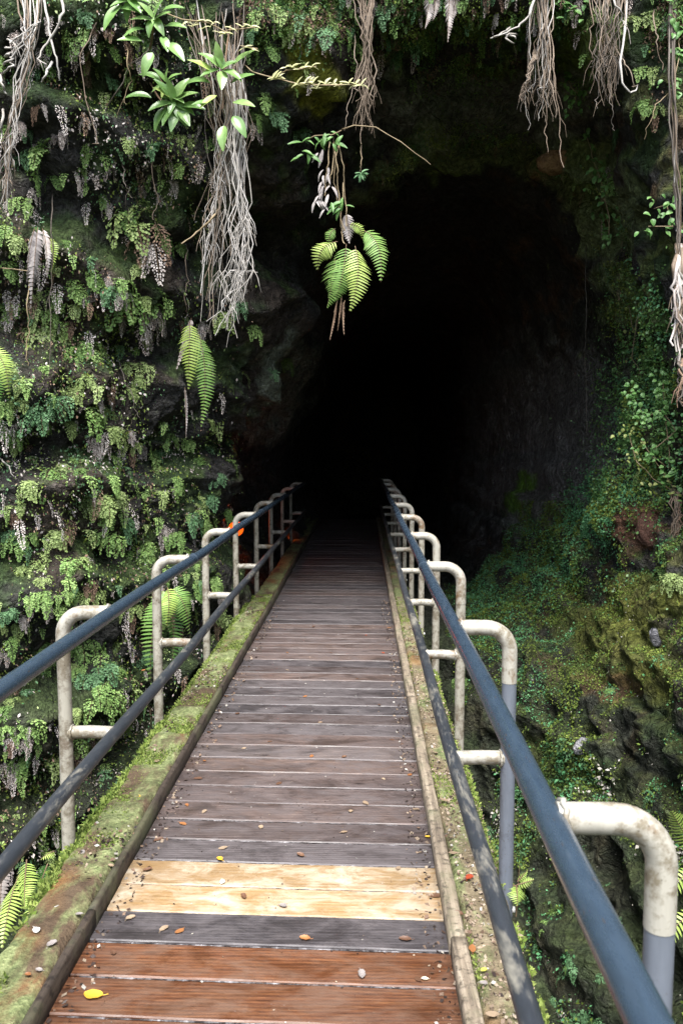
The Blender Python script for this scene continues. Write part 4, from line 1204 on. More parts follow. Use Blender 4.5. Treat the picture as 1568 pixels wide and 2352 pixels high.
# ------------------------------------------------------------------ broad-leaved plants
def broad_leaf(L, wd, seed, pointed=1.5, droop=.5):
    q = random.Random(seed)
    mb = MB(); n = 7
    pts = droop_curve(L, .15, droop, n)
    for i in range(n + 1):
        t_ = i / n
        w = wd * math.sin(math.pi * (t_ ** .8) * .98) ** .8 * (1 - .25 * t_ ** 3) + .0015
        for k, u in enumerate((-1, -.5, 0, .5, 1)):
            mb.v.append(tuple(pts[i] + Vector((u * w, 0, abs(u) * w * .28 + q.uniform(-.001, .001)))))
    for i in range(n):
        for k in range(4):
            a = i * 5 + k
            mb.f.append((a, a + 1, a + 6, a + 5)); mb.m.append(0)
    return mb
LEAF = [broad_leaf(.165, .034, s, droop=.3 + .25 * s).mesh('leaf', M['broad']) for s in range(4)]
LEAF_Y = [broad_leaf(.165, .030, s + 9, droop=.3 + .2 * s).mesh('leaf', M['sword_y']) for s in range(2)]

def broad_plant(px, py, d, leaves, stem, label, scale=1.0):
    p = W(px, py, d)
    root = empty('broadleaf_plant', p)
    mb = MB()
    sp = [W(a, b_, c) - p for a, b_, c in stem]
    mb.tube(bez(sp[0], sp[1], sp[2], 8), .007, 6); mb.build('stem', M['bark'], root)
    for i, (ang_, ox, oy, k, el) in enumerate(leaves):
        # leaf points away from the stem top, along the picture angle ang_, leaning out towards the light
        o = bpy.data.objects.new('leaf', (LEAF if rnd.random() < .8 else LEAF_Y)[rnd.randrange(2)] if rnd.random() < .5 else LEAF[rnd.randrange(4)])
        link(o, root)
        dr = Vector((math.cos(R(ang_)), -el, math.sin(R(ang_)))).normalized()
        up = Vector((rnd.uniform(-.25, .25), -.75, .7)); up = (up - dr * up.dot(dr)).normalized()
        xx = dr.cross(up)
        o.rotation_euler = Matrix((xx, dr, up)).transposed().to_euler()
        o.location = Vector((ox, 0, oy)) * (d / F)
        k *= 1.15 * scale * d / 6.0
        o.scale = (k, k, k)
    return tag(root, label, 'plant', 'broad-leaved plants on the fern cliff')
d7 = dep((390, 250), (400, 200), (420, 280)) - .4
def ring(n, a0, k=1.0, ox=0, oy=0, jit=14):
    return [(a0 + 360 * i / n + rnd.uniform(-jit, jit), ox + rnd.uniform(-4, 4), oy + rnd.uniform(-4, 4), k * rnd.uniform(.8, 1.1), rnd.uniform(.15, .7)) for i in range(n)]
broad_plant(400, 235, d7, ring(9, 10) + ring(5, 40, .65, 0, 8) + [(-125, -15, -10, 1.05, .3), (-100, 5, -15, .95, .4), (-60, 12, -14, .95, .4), (-8, 15, -8, 1.0, .3), (172, -50, 10, 1.0, .3)], [(345, 190, d7 + .3), (380, 260, d7 + .1), (400, 240, d7 + .01)], 'fullest broad-leaved rosette of pointed green leaves, lowest of the four')
broad_plant(380, 192, d7 + .05, ring(6, 20, .62) + [(150, -10, 5, .9, .3), (30, 5, 5, .6, .5)], [(360, 150, d7 + .3), (375, 210, d7 + .2), (380, 196, d7 + .06)], 'small broad-leaved shoot just above the fullest rosette')
d8 = dep((510, 180), (500, 140), (530, 240)) - .42
broad_plant(508, 160, d8, ring(6, 30, .9) + [(155, -18, -5, 1.0, .3), (170, -25, -28, 1.0, .3), (25, 25, 8, 1.0, .3), (20, 22, -30, .95, .3), (-20, 25, -70, 1.0, .4), (-55, 25, -100, 1.0, .4), (-95, 5, -120, 1.0, .4), (-140, -10, -55, .85, .4), (-165, -20, -70, .8, .4), (100, 0, 8, .8, .4)],
            [(530, 60, d8 + .3), (515, 120, d8), (512, 250, d8 + .02)], 'tall broad-leaved plant with drooping leaves in front of the root curtain')
d9 = dep((355, 70), (340, 40), (350, 100)) - .3
broad_plant(352, 45, d9, ring(6, 0, .8) + [(160, -22, 10, 1.0, .3), (-5, 25, -15, .9, .3), (5, 20, 18, .9, .3), (-115, -2, -70, 1.0, .4), (-45, 30, -50, 1.1, .4), (-70, 20, -35, .8, .4), (185, -25, -45, .9, .3), (195, -20, -20, .9, .3)],
            [(345, 110, d9 + .2), (352, 80, d9), (353, 50, d9 + .01)], 'broad-leaved plant with loose glossy leaves at the rim above the rosettes')
broad_plant(300, 0, d9, ring(7, 0, .8) + [(-125, -20, -10, 1.2, .3), (200, -60, 5, .8, .3)], [(290, -60, d9 + .2), (300, -30, d9), (300, -5, d9 + .01)], 'broad-leaved plant half cut off by the top of the picture')

# vine with narrow yellow leaves
def vine(label, paths, d, leaves, mk, name='vine', leafL=.062, leafW=.0085, seed=0, stem='twig', r=.0045, group=None, drop=.4):
    q = random.Random(seed)
    p0 = W(*paths[0][0], d)
    root = empty(name, p0)
    lm = [broad_leaf(leafL, leafW, 30 + s, droop=.3 + .4 * s).mesh('leaf', M[mk]) for s in range(3)]
    for path in paths:
        mb = MB(); mb.tube([v - p0 for v in strand_pts(path, d, q, 1.0)], r, 5); mb.build('stem', M[stem], root)
    for px, py, a in leaves:
        o = link(bpy.data.objects.new('leaf', q.choice(lm)), root)
        dr = Vector((math.cos(R(a)), q.uniform(-.5, .1), math.sin(R(a)))).normalized()
        up = Vector((q.uniform(-.5, .5), -.7, .7)); up = (up - dr * up.dot(dr)).normalized()
        o.rotation_euler = Matrix((dr.cross(up), dr, up)).transposed().to_euler()
        o.location = W(px, py, d - .01) - p0
        k = q.uniform(.7, 1.15); o.scale = (k, k, k)
    return tag(root, label, 'vine', group)
dv = d8 - .05
lv = []
for px, py in ((430, 50), (450, 52), (470, 48), (490, 52), (530, 66), (555, 64), (575, 62), (560, 110), (575, 112), (440, 62), (465, 66), (500, 75), (515, 75)):
    lv += [(px, py, rnd.uniform(-25, 25)), (px + 4, py, 180 + rnd.uniform(-25, 25))]
vine('yellow-leaved vine sprays across the top of the root curtain', [[(380, 30), (420, 45), (480, 52), (520, 75)], [(520, 70), (560, 66), (590, 62)], [(550, 105), (590, 112)]], dv, lv, 'vine_y', seed=4)
lv = []
for px, py in ((655, 155), (670, 156), (690, 160), (700, 155), (715, 155), (625, 180), (632, 182), (640, 178), (680, 195), (700, 192), (715, 195), (725, 205), (745, 194), (765, 193), (780, 196), (800, 192), (815, 194), (828, 196), (690, 200), (708, 190)):
    lv += [(px, py, rnd.uniform(-20, 20)), (px + 3, py, 180 + rnd.uniform(-20, 20)), (px, py, rnd.uniform(30, 60))]
vine('pale yellow vine reaching out in front of the yellow moss patch', [[(562, 148), (580, 165), (610, 175), (630, 178), (680, 192), (740, 196), (832, 194)], [(632, 176), (655, 162), (690, 158), (728, 153)]], dv, lv, 'vine_y', seed=5)
lv = [(px + rnd.uniform(-8, 8), py + rnd.uniform(-6, 6), rnd.choice((200, 340, 250, 290)) + rnd.uniform(-20, 20)) for px, py in [(700, 320), (690, 345), (705, 350), (720, 318), (740, 310), (752, 305), (760, 316), (770, 325), (780, 310), (735, 322), (778, 465), (768, 470), (790, 472), (775, 480), (695, 360), (785, 458)] for _ in range(2)]
vine('green narrow-leaved sprig clinging to the lip above the dangling fern', [[(690, 330), (720, 312), (760, 310), (785, 300)], [(765, 310), (775, 400), (778, 470)]], d - 0 if False else 6.4, lv, 'creep', leafL=.10, leafW=.014, seed=6)
lv = [(px + rnd.uniform(-8, 8), py + rnd.uniform(-10, 10), 270 + rnd.uniform(-45, 45)) for px, py in [(735, 440), (745, 430), (730, 455), (752, 450), (740, 470), (725, 465), (755, 420), (742, 410), (748, 380), (738, 360), (760, 400), (735, 350)] for _ in range(2)]
vine('bunch of withered tan leaves hanging on root cords above the dangling fern', [[(760, 305), (752, 380), (745, 450)], [(768, 310), (762, 400), (748, 440)], [(775, 310), (790, 400), (795, 520)], [(780, 300), (766, 420), (790, 530)], [(788, 420), (782, 520), (790, 560)]], 6.42, lv, 'pale_dead', leafL=.10, leafW=.010, seed=7, name='withered_vine')
lv = [(829, 398, a + rnd.uniform(-12, 12)) for a in range(190, 360, 14)] + [(829, 398, a) for a in (10, 170, 40)]
vine('tiny green tuft dangling on a single thread in front of the cave ceiling', [[(829, 330), (829, 397)]], d2 - .02, lv, 'maiden_b', leafL=.06, leafW=.007, seed=8, name='dangling_tuft', r=.003)

def cascade(label, spots, mk, seed, n=12, leafL=.055, leafW=.018, r=.004, group='leafy creepers on the rim and rock side', cat='creeper'):
    q = random.Random(seed)
    dd = min(hit(px, py)[2] for px, py in spots) - .1
    lv = []
    for px, py in spots:
        for _ in range(n): lv.append((px + q.gauss(0, 13), py + q.gauss(0, 15), q.uniform(180, 360)))
    o = vine(label, [spots], dd, lv, mk, name='creeper', leafL=leafL, leafW=leafW, seed=seed, r=r)
    o['category'] = cat; o['group'] = group
cascade('leafy green creeper trailing from the rim over the orange-brown rock', [(1345, 310), (1360, 360), (1375, 400), (1385, 450), (1400, 500), (1395, 545)], 'creep', 21, 9)
cascade('small round-leaved sprig hanging between the two brown root bunches', [(1300, 180), (1312, 200), (1325, 215), (1312, 250)], 'creep', 22, 8)
cascade('short creeper with bright leaves below the rim creeper', [(1370, 490), (1395, 505), (1400, 540)], 'creep', 23, 5)
cascade('small green creeper hugging the dark rim beside the cord-like roots', [(1500, 480), (1530, 470), (1545, 520), (1490, 520)], 'creep', 24, 7)
cascade('yellow-flecked creeper strand down the rim of the rock-side wall', [(1440, 690), (1455, 760), (1470, 700), (1450, 820), (1470, 860)], 'creep_y', 25, 4, .035, .012)
cascade('bright creeper sprig at the top edge near the hooked root', [(1290, 10), (1310, 20), (1330, 15)], 'creep', 26, 6)
cascade('green creeper at the top corner above the cord-like roots', [(1540, 20), (1555, 60), (1560, 110), (1545, 200)], 'creep', 27, 8)
cascade('dense leafy creeper over the upper rock-side wall', [(1450, 900), (1480, 960), (1520, 940), (1550, 990), (1490, 1040), (1540, 1080), (1520, 880)], 'creep', 28, 22, .045, .016)
cascade('pale speckled creeper below the dense leafy one', [(1440, 980), (1460, 1060), (1500, 1100), (1550, 1130), (1470, 1010)], 'creep_y', 29, 7, .035, .012)

# ------------------------------------------------------------------ ground cover that nobody could count
FA = np.linalg.norm(np.cross(Q2[faces[:, 1]] - Q2[faces[:, 0]], Q2[faces[:, 3]] - Q2[faces[:, 0]]), axis=1)
FC = Q2[faces].mean(1)
FNN = QN2[faces].mean(1)
pxf, pyf, pzf = project(FC)
base_ok = (FC[:, 1] > 1.0) & (FC[:, 1] < 12)
nD = fbm(FC * 1.7, 4, 131); nE = fbm(FC * 4.2, 3, 141)

def cover(name, weight, n, size, mats, mprob, seed, off=.03, hang=.7, aspect=.55, flat=.0):
    g = np.random.default_rng(seed)
    w = FA * np.clip(weight, 0, None) * base_ok; w = w / w.sum()
    f = g.choice(len(faces), n, p=w)
    a, b_ = g.random(n)[:, None], g.random(n)[:, None]
    q4 = Q2[faces[f]]
    p = q4[:, 0] * (1 - a) * (1 - b_) + q4[:, 1] * a * (1 - b_) + q4[:, 2] * a * b_ + q4[:, 3] * (1 - a) * b_
    nn = FNN[f]
    p = p + nn * (g.random(n)[:, None] ** 1.5 * off)
    d_ = g.normal(size=(n, 3)) * .8 + nn * .55 + np.array([0, 0, -hang])
    d_ -= nn * (d_ * nn).sum(1)[:, None] * flat
    d_ /= np.linalg.norm(d_, axis=1, keepdims=True)
    r_ = g.normal(size=(n, 3)) * .7 + nn * .9
    s_ = np.cross(d_, r_); s_ /= np.linalg.norm(s_, axis=1, keepdims=True) + 1e-9
    L = (size[0] + (size[1] - size[0]) * g.random(n) ** 1.6)[:, None]
    up = np.cross(s_, d_)
    m_ = p + d_ * L * .5
    V = np.stack([p, m_ + s_ * L * aspect * .5 + up * L * .1, p + d_ * L, m_ - s_ * L * aspect * .5 + up * L * .1], 1)
    mi = g.choice(len(mats), n, p=np.array(mprob) / sum(mprob))
    # neighbours share a kind: patches of one leaf, not confetti
    pat = fbm(p * 2.4, 3, seed + 9)
    mi = np.where(g.random(n) < .75, np.clip(((pat + .45) / .9 * len(mats)).astype(int), 0, len(mats) - 1), mi)
    o = link(bpy.data.objects.new(name, quads_mesh(name, V, [M[k] for k in mats], mi)))
    return tag(o, kind='stuff')
leftw = (1 / (1 + np.exp((pxf - 470) / 30))) * (pyf < 2000)
hollow = np.exp(-(((pxf - 480) / 120) ** 2 + ((pyf - 560) / 130) ** 2)) + np.exp(-(((pxf - 390) / 70) ** 2 + ((pyf - 900) / 110) ** 2)) + np.exp(-(((pxf - 210) / 110) ** 2 + ((pyf - 535) / 40) ** 2))
wl = leftw * sstep(nD + .5 * nE + .25 - .55 * hollow, -.1, .35)
cover('undergrowth', wl, 110000, (.010, .034), ['mossbit_d', 'maiden', 'dry_b', 'mossbit', 'maiden_y', 'dry', 'maiden_b'], [2, 3, 2, 2, 1.5, 3, 1], 201, .08, 1.3, .6)
def frond_cover(name, weight, n, size, kinds, seed):
    g = np.random.default_rng(seed)
    lib = {}
    for key in set(kinds):
        lib[key] = []
        for k in range(4):
            f = lacy_frond(900 + k, 1.0, .3, key in 'dn'); v = np.array([tuple(a) for a in f.v])
            ids = [fc[0] for fc in f.f if len(fc) == 3][::2]
            lib[key].append(np.stack([v[i:i + 4] for i in ids]))
    w = FA * np.clip(weight, 0, None) * base_ok; w = w / w.sum()
    fi = g.choice(len(faces), n, p=w)
    pat = fbm(FC[fi] * 1.9, 3, seed + 5)
    VV, MI = [], []
    mats = sorted(set(kinds)); names = {'g': 'maiden', 'y': 'maiden_y', 'b': 'maiden_b', 'd': 'dry', 'n': 'dry_b'}
    for f, pt in zip(fi, pat):
        key = kinds[g.integers(len(kinds))] if g.random() < .5 else kinds[int(np.clip((pt + .5) * len(kinds), 0, len(kinds) - 1))]
        q = lib[key][g.integers(4)]
        nn = FNN[f]; a = math.atan2(nn[1], nn[0]) - math.pi / 2 + g.uniform(-.8, .8)
        c_, s_ = math.cos(a), math.sin(a)
        L = size[0] + (size[1] - size[0]) * g.random() ** 1.5
        Rm = np.array([[c_, -s_, 0], [s_, c_, 0], [0, 0, 1]])
        VV.append(q @ Rm.T * L + FC[f]); MI.append(np.full(len(q), mats.index(key)))
    o = link(bpy.data.objects.new(name, quads_mesh(name, np.concatenate(VV), [M[names[k]] for k in mats], np.concatenate(MI))))
    return tag(o, kind='stuff')
frond_cover('fern_undergrowth', leftw * np.clip(1 - 1.1 * hollow, .02, 1) * sstep(nE + .5 * nD + .3, -.2, .3), 2700, (.09, .26), 'ggygddbdmdngyd'.replace('m', 'd'), 221)
frond_cover('pit_ferns', (pyf > 1780) * (pxf > 1000) * (pxf < 1800) * sstep(nE + nD, -.1, .4), 260, (.06, .16), 'bgbgb', 223)
arch = sum(np.exp(-(((pxf - rx) / 40) ** 2 + ((pyf - ry + 22) / 30) ** 2)) for rx, ry in ((860, 420), (930, 375), (1010, 345), (1100, 335), (1190, 350), (1290, 410), (1350, 470), (1390, 560), (1425, 650), (1450, 730)))
cover('arch_moss', arch * (FC[:, 1] < 9.5) * sstep(nE + nD * .5, -.15, .3), 9000, (.010, .03), ['mossbit', 'mossbit_l', 'maiden_b', 'mossbit_d'], [3, 1, 2, 2], 230, .05, .8, .6)
frond_cover('arch_ferns', arch * (FC[:, 1] < 9.5), 130, (.06, .16), 'gbgn', 224)
frond_cover('rim_ferns', np.exp(-((pyf - 10) / 90) ** 2) * (pxf > 560) * (pxf < 1700), 420, (.08, .22), 'gbgdyn', 222)
cover('moss_cover', leftw * sstep(nE + .2, -.2, .4) * (1 - .8 * np.clip(hollow, 0, 1)), 40000, (.008, .022), ['mossbit_d', 'mossbit', 'mossbit_d', 'creep_b'], [3, 2, 2, 2], 202, .03, .4, .6)
topw = np.exp(-((pyf - 20) / 120) ** 2) * (pxf > 560) * (pxf < 1700)
cover('rim_moss', topw * sstep(nD + nE * .5 + .1, -.1, .3), 30000, (.01, .03), ['mossbit', 'mossbit_d', 'creep', 'dry_b', 'maiden'], [3, 2, 2, 1, 1], 203, .07, .7, .5)
rw = (FC[:, 0] > 1.0)
creepw = rw * (np.exp(-(((pxf - 1500) / 75) ** 2 + ((pyf - 980) / 170) ** 2)) * 1.3 + np.exp(-(((pxf - 1500) / 60) ** 2 + ((pyf - 740) / 120) ** 2)) * .35)
cover('creeping_leaves', creepw * sstep(nE + nD * .6, -.25, .25), 16000, (.014, .036), ['creep', 'creep_b', 'creep', 'creep', 'mossbit'], [4, 1.5, 3, 2, .8], 204, .10, .5, .75)
bluew = rw * (np.exp(-(((pxf - 1385) / 75) ** 2 + ((pyf - 1160 + (pxf - 1385) * .5) / 60) ** 2)) * 1.5 + np.exp(-(((pxf - 1250) / 120) ** 2 + ((pyf - 1300) / 70) ** 2)) * .5 + np.exp(-(((pxf - 1120) / 70) ** 2 + ((pyf - 1380) / 110) ** 2)) * .5)
cover('small_leaf_carpet', bluew * sstep(nE + .35, -.2, .2), 30000, (.012, .03), ['creep_b', 'creep_b', 'mossbit', 'creep'], [4, 3, 1, 1], 205, .05, .4, .85)
mossw = rw * (pyf > 1150) * (pyf < 2000) * sstep(nD + .35 * FNN[:, 2] + .4 * nE, -.1, .4)
cover('wall_moss', mossw, 100000, (.008, .028), ['mossbit_d', 'mossbit', 'mossbit', 'mossbit_d', 'creep_b'], [3, 3, 2, 2, 2], 206, .02, .5, .6)
pitw = (pyf > 1700) * (pxf > 900) * sstep(nD + nE * .6, -.1, .35)
cover('pit_leaves', pitw, 42000, (.012, .045), ['mossbit_d', 'creep_b', 'maiden_b', 'mossbit', 'litter_w'], [3, 3, 3, 2, .3], 207, .06, .6, .6)
pitl = (pyf > 1750) * (pxf < 700) * sstep(nD + nE * .6, 0, .4)
cover('pit_moss', pitl, 5000, (.012, .04), ['mossbit_d', 'maiden_b', 'dry_b'], [3, 2, 1], 208, .06, .6, .6)
# glossy white specks: wet drops and pale flakes on the rock side
spw = rw * (pyf > 1150) * sstep(nE, .05, .3) + leftw * .3 * sstep(nE, .0, .3) * (pyf > 700)
cover('pale_flakes', spw, 1100, (.008, .022), ['litter_w'], [1], 209, .06, .5, .6)
# small ferns in the pit and on the ledges of the rock side
for px, py, s_, k in ((1290, 1960, 44, 'b'), (1395, 2030, 40, 'b'), (1420, 2110, 50, 'b'), (1310, 2200, 46, 'b'), (1385, 2250, 50, 'b'), (1250, 2120, 40, 'g'), (1340, 2330, 44, 'b'), (1210, 1930, 36, 'b'), (1500, 1950, 40, 'b'),
                      (1450, 2190, 40, 'g'), (1270, 2290, 40, 'b'), (1090, 1400, 40, 'b'), (1130, 1330, 40, 'b'), (1520, 1310, 46, 'g'), (1500, 1350, 40, 'y'), (1120, 1900, 44, 'b'), (1290, 1700, 34, 'b'), (1060, 1560, 36, 'g'), (1400, 1590, 34, 'g'),
                      (1555, 1330, 60, 'y'), (1540, 1260, 50, 'g'), (1480, 1090, 46, 'y'), (1330, 2090, 36, 'g')):
    fern_clump(px, py, s_, k)

# boulders set in the rock side and the block under the cave lip
def boulder(px, py, s, mat, label, squash=(1, 1, 1), seed=0):
    loc, nor, d = hit(px, py)
    import bmesh
    bm = bmesh.new(); bmesh.ops.create_icosphere(bm, subdivisions=4, radius=1)
    vv = np.array([v.co[:] for v in bm.verts])
    k = 1 + .35 * fbm(vv * 1.1 + seed, 3, seed) + .12 * fbm(vv * 3.5 + seed, 3, seed + 1)
    vv = vv * k[:, None] * np.array(squash) * s * d / F
    for v, c in zip(bm.verts, vv): v.co = c
    me_ = bpy.data.meshes.new('boulder'); bm.to_mesh(me_); bm.free()
    me_.polygons.foreach_set('use_smooth', [True] * len(me_.polygons)); me_.materials.append(mat)
    o = link(bpy.data.objects.new('boulder', me_)); o.location = loc - nor * s * d / F * .35
    return tag(o, label, 'boulder')
def rockmat(name, c1, c2, c3, rough=.9):
    t = NT(name); pos = t.n('ShaderNodeNewGeometry').outputs['Position']
    a = t.noise(pos, 9, 6, .7); b_ = t.noise(pos, 40, 4, .7)
    t.base(t.ramp(t.math('ADD', t.math('MULTIPLY', a, .6), t.math('MULTIPLY', b_, .4)), [(.36, c1), (.5, c2), (.66, c3)]), rough, .3)
    t.bump(t.math('ADD', a, b_), .9, .03)
    return t.mat
M['clay'] = rockmat('red_clay', (.05, .025, .018), (.13, .065, .045), (.2, .11, .08))
M['ochre'] = rockmat('ochre_rock', (.10, .055, .03), (.22, .13, .07), (.3, .2, .1))
M['wetrock'] = rockmat('wet_grey_rock', (.03, .03, .035), (.12, .12, .13), (.4, .4, .42), .35)
boulder(1485, 1225, 36, M['clay'], 'brown clay boulder bulging from the mossy rock wall', (1, .8, 1.35), 3)
boulder(1268, 378, 36, M['ochre'], 'orange-brown rock block hanging under the lip of the cave', (1.1, .9, .75), 5)
boulder(1505, 1465, 30, M['wetrock'], 'wet dark grey stone in the moss beside the outer end of the rock wall', (.75, .6, 1.0), 7)
boulder(1335, 1722, 26, M['wetrock'], 'pale glinting stone set in the lower mossy ledge', (1, .6, .9), 9)

# ------------------------------------------------------------------ moss and litter on the beams
def strip_cover(name, x0, x1, y0, y1, z, n, size, mats, prob, seed, stand=1.0, dens=None, ypow=1.0, aspect=.5):
    g = np.random.default_rng(seed)
    m = n * 4
    p = np.stack([x0 + (x1 - x0) * g.random(m), y0 + (y1 - y0) * g.random(m) ** ypow, np.full(m, z)], 1)
    if dens is not None:
        p = p[g.random(m) < dens(p)][:n]
    else: p = p[:n]
    n = len(p)
    d_ = g.normal(size=(n, 3)) * np.array([1, 1, .25]) + np.array([0, 0, stand])
    d_ /= np.linalg.norm(d_, axis=1, keepdims=True)
    s_ = np.cross(d_, g.normal(size=(n, 3))); s_ /= np.linalg.norm(s_, axis=1, keepdims=True) + 1e-9
    L = (size[0] + (size[1] - size[0]) * g.random(n))[:, None]
    mm = p + d_ * L * .5
    V = np.stack([p, mm + s_ * L * aspect * .5, p + d_ * L, mm - s_ * L * aspect * .5], 1)
    mi = g.choice(len(mats), n, p=np.array(prob) / sum(prob))
    o = link(bpy.data.objects.new(name, quads_mesh(name, V, [M[k] for k in mats], mi)))
    return tag(o, kind='stuff')
M['litter_t'] = leaf_mat('leaf_bits_tan', (.16, .11, .075), (.32, .25, .18), (.46, .39, .3), .75, .1)
M['litter_k'] = leaf_mat('leaf_bits_dark', (.02, .014, .012), (.045, .03, .025), (.09, .06, .05), .7, .05)
mossd = lambda sd_, lo: (lambda p: sstep(fbm(p * np.array([3.5, 1.6, 1]), 4, sd_), lo, lo + .3))
strip_cover('beam_moss', BL0 - .012, BL1 - .01, .8, 8.5, ZT - .012, 38000, (.006, .018), ['mossbit', 'mossbit_l', 'mossbit_l', 'mossbit_d'], [2, 3, 2, .6], 401, 1.0, mossd(7, -.2), 1.7)
strip_cover('beam_moss', BL0 - .022, BL0 + .02, 1.5, 9, ZT - .02, 9000, (.012, .034), ['mossbit_l', 'mossbit', 'mossbit_d'], [3, 2, 1], 402, .6, mossd(8, -.1), 1.5)
strip_cover('beam_moss', BR0 + .005, BR1 + .01, .6, 9, ZT - .022, 22000, (.006, .018), ['mossbit', 'mossbit_l', 'litter_t'], [2, 2.5, 1], 403, 1.0, mossd(9, -.05), 1.7)
strip_cover('beam_moss', BR1 - .02, BR1 + .014, .8, 7, ZT - .028, 9000, (.010, .028), ['mossbit_l', 'mossbit', 'litter_t'], [3, 2, .5], 404, .6, mossd(10, -.25), 1.5)
strip_cover('leaf_litter', BR0 + .005, BR1 - .01, .8, 7, ZT - .008, 3400, (.006, .02), ['litter_t', 'litter_w', 'litter_k', 'dry_b'], [6, .7, 1.0, 1], 405, .15, mossd(11, -.4), 1.4, .7)
strip_cover('leaf_litter', BL0 + .03, BL1 + .02, .8, 8, ZT + .0, 1100, (.006, .024), ['litter_t', 'litter_w', 'litter_k', 'dry_b'], [3, .6, 2, 1.5], 406, .15, mossd(12, -.1), 1.4, .7)
strip_cover('leaf_litter', XL + .004, XL + .09, 1.2, 8.5, .003, 600, (.008, .026), ['litter_t', 'litter_k', 'dry_b', 'litter_w'], [2, 3, 1.5, .6], 407, .12, None, 1.3, .7)
strip_cover('leaf_litter', XR - .09, XR - .004, 1.2, 8.5, .003, 600, (.008, .024), ['litter_t', 'litter_k', 'dry_b', 'litter_w'], [3, 2, 1, 1], 408, .12, None, 1.3, .7)
strip_cover('deck_debris', XL + .03, XR - .03, 1.2, 9, .002, 900, (.003, .011), ['litter_k', 'litter_t', 'litter_w'], [4, 2, 1.2], 409, .05, None, 1.3, .6)

# ------------------------------------------------------------------ fallen leaves, each its own thing
def fallen(L, wd, curl, seed):
    q = random.Random(seed); mb = MB(); n = 6
    for i in range(n + 1):
        t_ = i / n; w = wd * math.sin(math.pi * (.06 + .9 * t_)) ** .7
        for u in (-1, -.5, 0, .5, 1):
            mb.v.append((u * w * q.uniform(.8, 1.15) + .05 * L * math.sin(t_ * 2.5 + seed), (t_ - .5) * L, .004 + curl * (abs(u) ** 2) * w * .3 + curl * .05 * L * (2 * t_ - 1) ** 2 + q.uniform(0, .0012)))
    for i in range(n):
        for k in range(4):
            a = i * 5 + k; mb.f.append((a, a + 1, a + 6, a + 5)); mb.m.append(0)
    mb.tube([(0, -.5 * L, .005), (0, -.62 * L, .006), (.1 * L, -.75 * L, .005)], .0012, 4)
    return mb
FCOL = {'orange': ((.22, .085, .03), (.32, .14, .05)), 'brown': ((.09, .045, .028), (.15, .08, .045)), 'tan': ((.24, .17, .11), (.33, .25, .17)), 'yellow': ((.65, .36, .03), (.72, .46, .06)), 'red': ((.30, .045, .02), (.4, .08, .03)), 'cream': ((.66, .6, .42), (.75, .7, .55)), 'yellow-green': ((.4, .42, .06), (.5, .5, .1)), 'grey': ((.2, .18, .17), (.3, .27, .25)), 'white': ((.7, .69, .66), (.78, .77, .74))}
FLM = {}
for c, (a, b_) in FCOL.items():
    m = leaf_mat('fallen_leaf_' + c.replace('-', '_'), a, tuple((u + v) / 2 for u, v in zip(a, b_)), b_, .5, .1, .4)
    FLM[c] = [fallen(.055, .0175, .2 + .6 * s, 600 + s).mesh('fallen_leaf', m) for s in range(3)]
def deckpt(px, py, z):
    r = ray(px, py); k = (z - CAMH) / r.z
    return Vector((0, 0, CAMH)) + r * k
FPLACE = [(470, 1748, 'orange'), (420, 1893, 'orange'), (545, 1640, 'brown'), (805, 1865, 'tan'), (510, 2027, 'cream'), (215, 2288, 'yellow'), (975, 2250, 'cream'), (983, 1924, 'yellow'), (700, 2158, 'orange'), (412, 2140, 'orange'), (330, 1540, 'orange'),
          (480, 1682, 'brown'), (880, 1500, 'red'), (840, 1460, 'red'), (893, 1443, 'orange'), (715, 1738, 'orange'), (620, 1705, 'brown'), (870, 1620, 'brown'), (470, 1865, 'tan'), (340, 2000, 'brown'), (512, 1948, 'tan'), (505, 1975, 'yellow'), (930, 2160, 'brown'), (960, 2250, 'brown'),
          (650, 2082, 'grey'), (378, 2135, 'tan'), (195, 2155, 'orange'), (365, 1930, 'brown'), (955, 1860, 'tan'), (840, 1845, 'tan'), (915, 1995, 'tan'), (790, 1912, 'tan'), (700, 1600, 'orange'), (600, 1580, 'brown'), (820, 1560, 'brown'),
          (760, 1500, 'brown'), (660, 1500, 'orange'), (560, 1720, 'tan'), (640, 1800, 'brown'), (735, 1660, 'tan'), (900, 1700, 'brown'), (520, 1600, 'brown'), (455, 1790, 'brown'), (880, 1790, 'tan'), (600, 1900, 'tan'), (690, 1965, 'brown'), (560, 2060, 'brown'),
          (430, 1850, 'orange'), (790, 1740, 'brown'), (940, 1780, 'orange'), (590, 1470, 'brown'), (720, 1440, 'brown'), (660, 1540, 'tan'), (260, 2190, 'brown'), (830, 2240, 'grey'), (300, 2110, 'tan'), (1000, 2060, 'brown')]
FBEAM = [(1078, 2017, 'red', 'r'), (1085, 2180, 'orange', 'r'), (1052, 2100, 'brown', 'r'), (1110, 2260, 'grey', 'r'), (1040, 1960, 'tan', 'r'), (1020, 1840, 'tan', 'r'), (318, 1830, 'yellow', 'l'), (300, 1850, 'tan', 'l'), (200, 1975, 'red', 'l'), (190, 1960, 'grey', 'l'), (255, 1990, 'tan', 'l'),
         (83, 2138, 'white', 'l'), (130, 2080, 'white', 'l'), (182, 2102, 'grey', 'l'), (420, 1665, 'tan', 'l'), (275, 1890, 'brown', 'l'), (90, 2230, 'grey', 'l'), (65, 2240, 'orange', 'l'), (120, 2170, 'grey', 'l'), (1000, 1730, 'tan', 'r'), (1110, 2230, 'yellow-green', 'r'), (360, 1750, 'tan', 'l'), (310, 1880, 'tan', 'l'), (1130, 2330, 'tan', 'r')]
FL_ALL = []
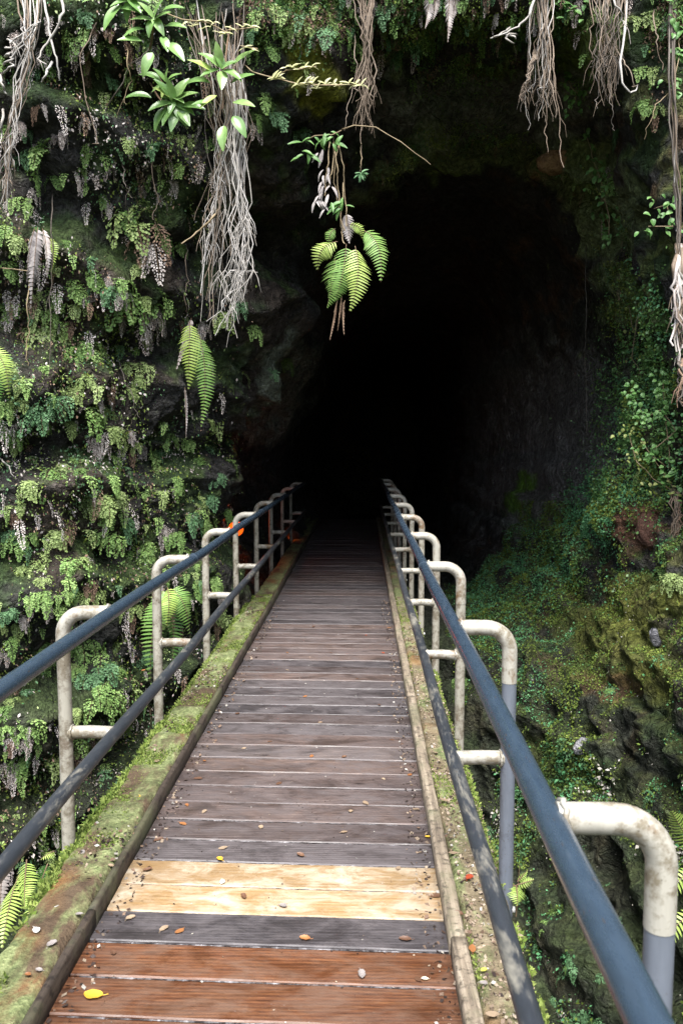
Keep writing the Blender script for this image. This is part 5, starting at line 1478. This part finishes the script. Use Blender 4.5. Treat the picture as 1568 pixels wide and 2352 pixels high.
for px, py, c, *bm_ in FPLACE + FBEAM:
    p = deckpt(px, py, ZT - .006 if bm_ else .001)
    o = link(bpy.data.objects.new('fallen_leaf', rnd.choice(FLM[c])))
    o.location = p; o.rotation_euler = (rnd.uniform(-.12, .12), rnd.uniform(-.12, .12), rnd.uniform(0, 6.28) if not bm_ else rnd.uniform(0, 6.28))
    k = rnd.uniform(.42, .8) * (.9 if p.y > 4 else 1); o.scale = (k, k * rnd.uniform(.8, 1.1), k)
    if c == 'yellow' and py > 2200: o.scale = (1.2, 1.05, 1.1); o.rotation_euler = (0, 0, 1.5)
    if bm_: where = 'mossy fern-side beam' if bm_[0] == 'l' else 'littered rock-side beam'
    elif 2.73 < p.y < 3.1: where = 'pale pine planks'
    elif p.y <= 2.73: where = 'reddish front planks'
    elif p.y < 4.2: where = 'grey planks behind the pale pair'
    elif p.y < 6: where = 'middle stretch of planks'
    else: where = 'dim far planks'
    tag(o, None, 'leaf', 'fallen leaves on the footbridge')
    FL_ALL.append((o, c, where, p))

# ------------------------------------------------------------------ labels: what each repeat stands beside
used = {}
for o, px, py, noun in PENDING:
    best = sorted(LAND, key=lambda l: (l[0] - px) ** 2 + (l[1] - py) ** 2)[0]
    dx, dy = px - best[0], py - best[1]
    if px > 900:
        rel = ('above' if dy < 0 else 'below') if abs(dy) > abs(dx) else ('caveward from' if dx < 0 else 'outward from')
    else:
        rel = ('above' if dy < 0 else 'below') if abs(dy) > abs(dx) else ('outward from' if dx < 0 else 'caveward from')
    used.setdefault((noun, rel, best[2]), []).append((math.hypot(dx, dy), o))
for (noun, rel, lm_), lst in used.items():
    lst.sort(key=lambda a: a[0])
    for k, (_, o) in enumerate(lst):
        o['label'] = f'{noun} {rel} {lm_}' + (f', {ORD[k]} from it' if k and k < len(ORD) else ('' if len(lst) == 1 else ', next to it'))
grp = {}
for o, c, w, p in FL_ALL: grp.setdefault((c, w), []).append((p.x, o))
for (c, w), lst in grp.items():
    lst.sort(key=lambda a: a[0])
    for k, (_, o) in enumerate(lst):
        s_ = f'{c} fallen leaf on the {w}'
        if len(lst) > 1: s_ += f', {ORD[k] or "first"} from the fern side'
        o['label'] = s_
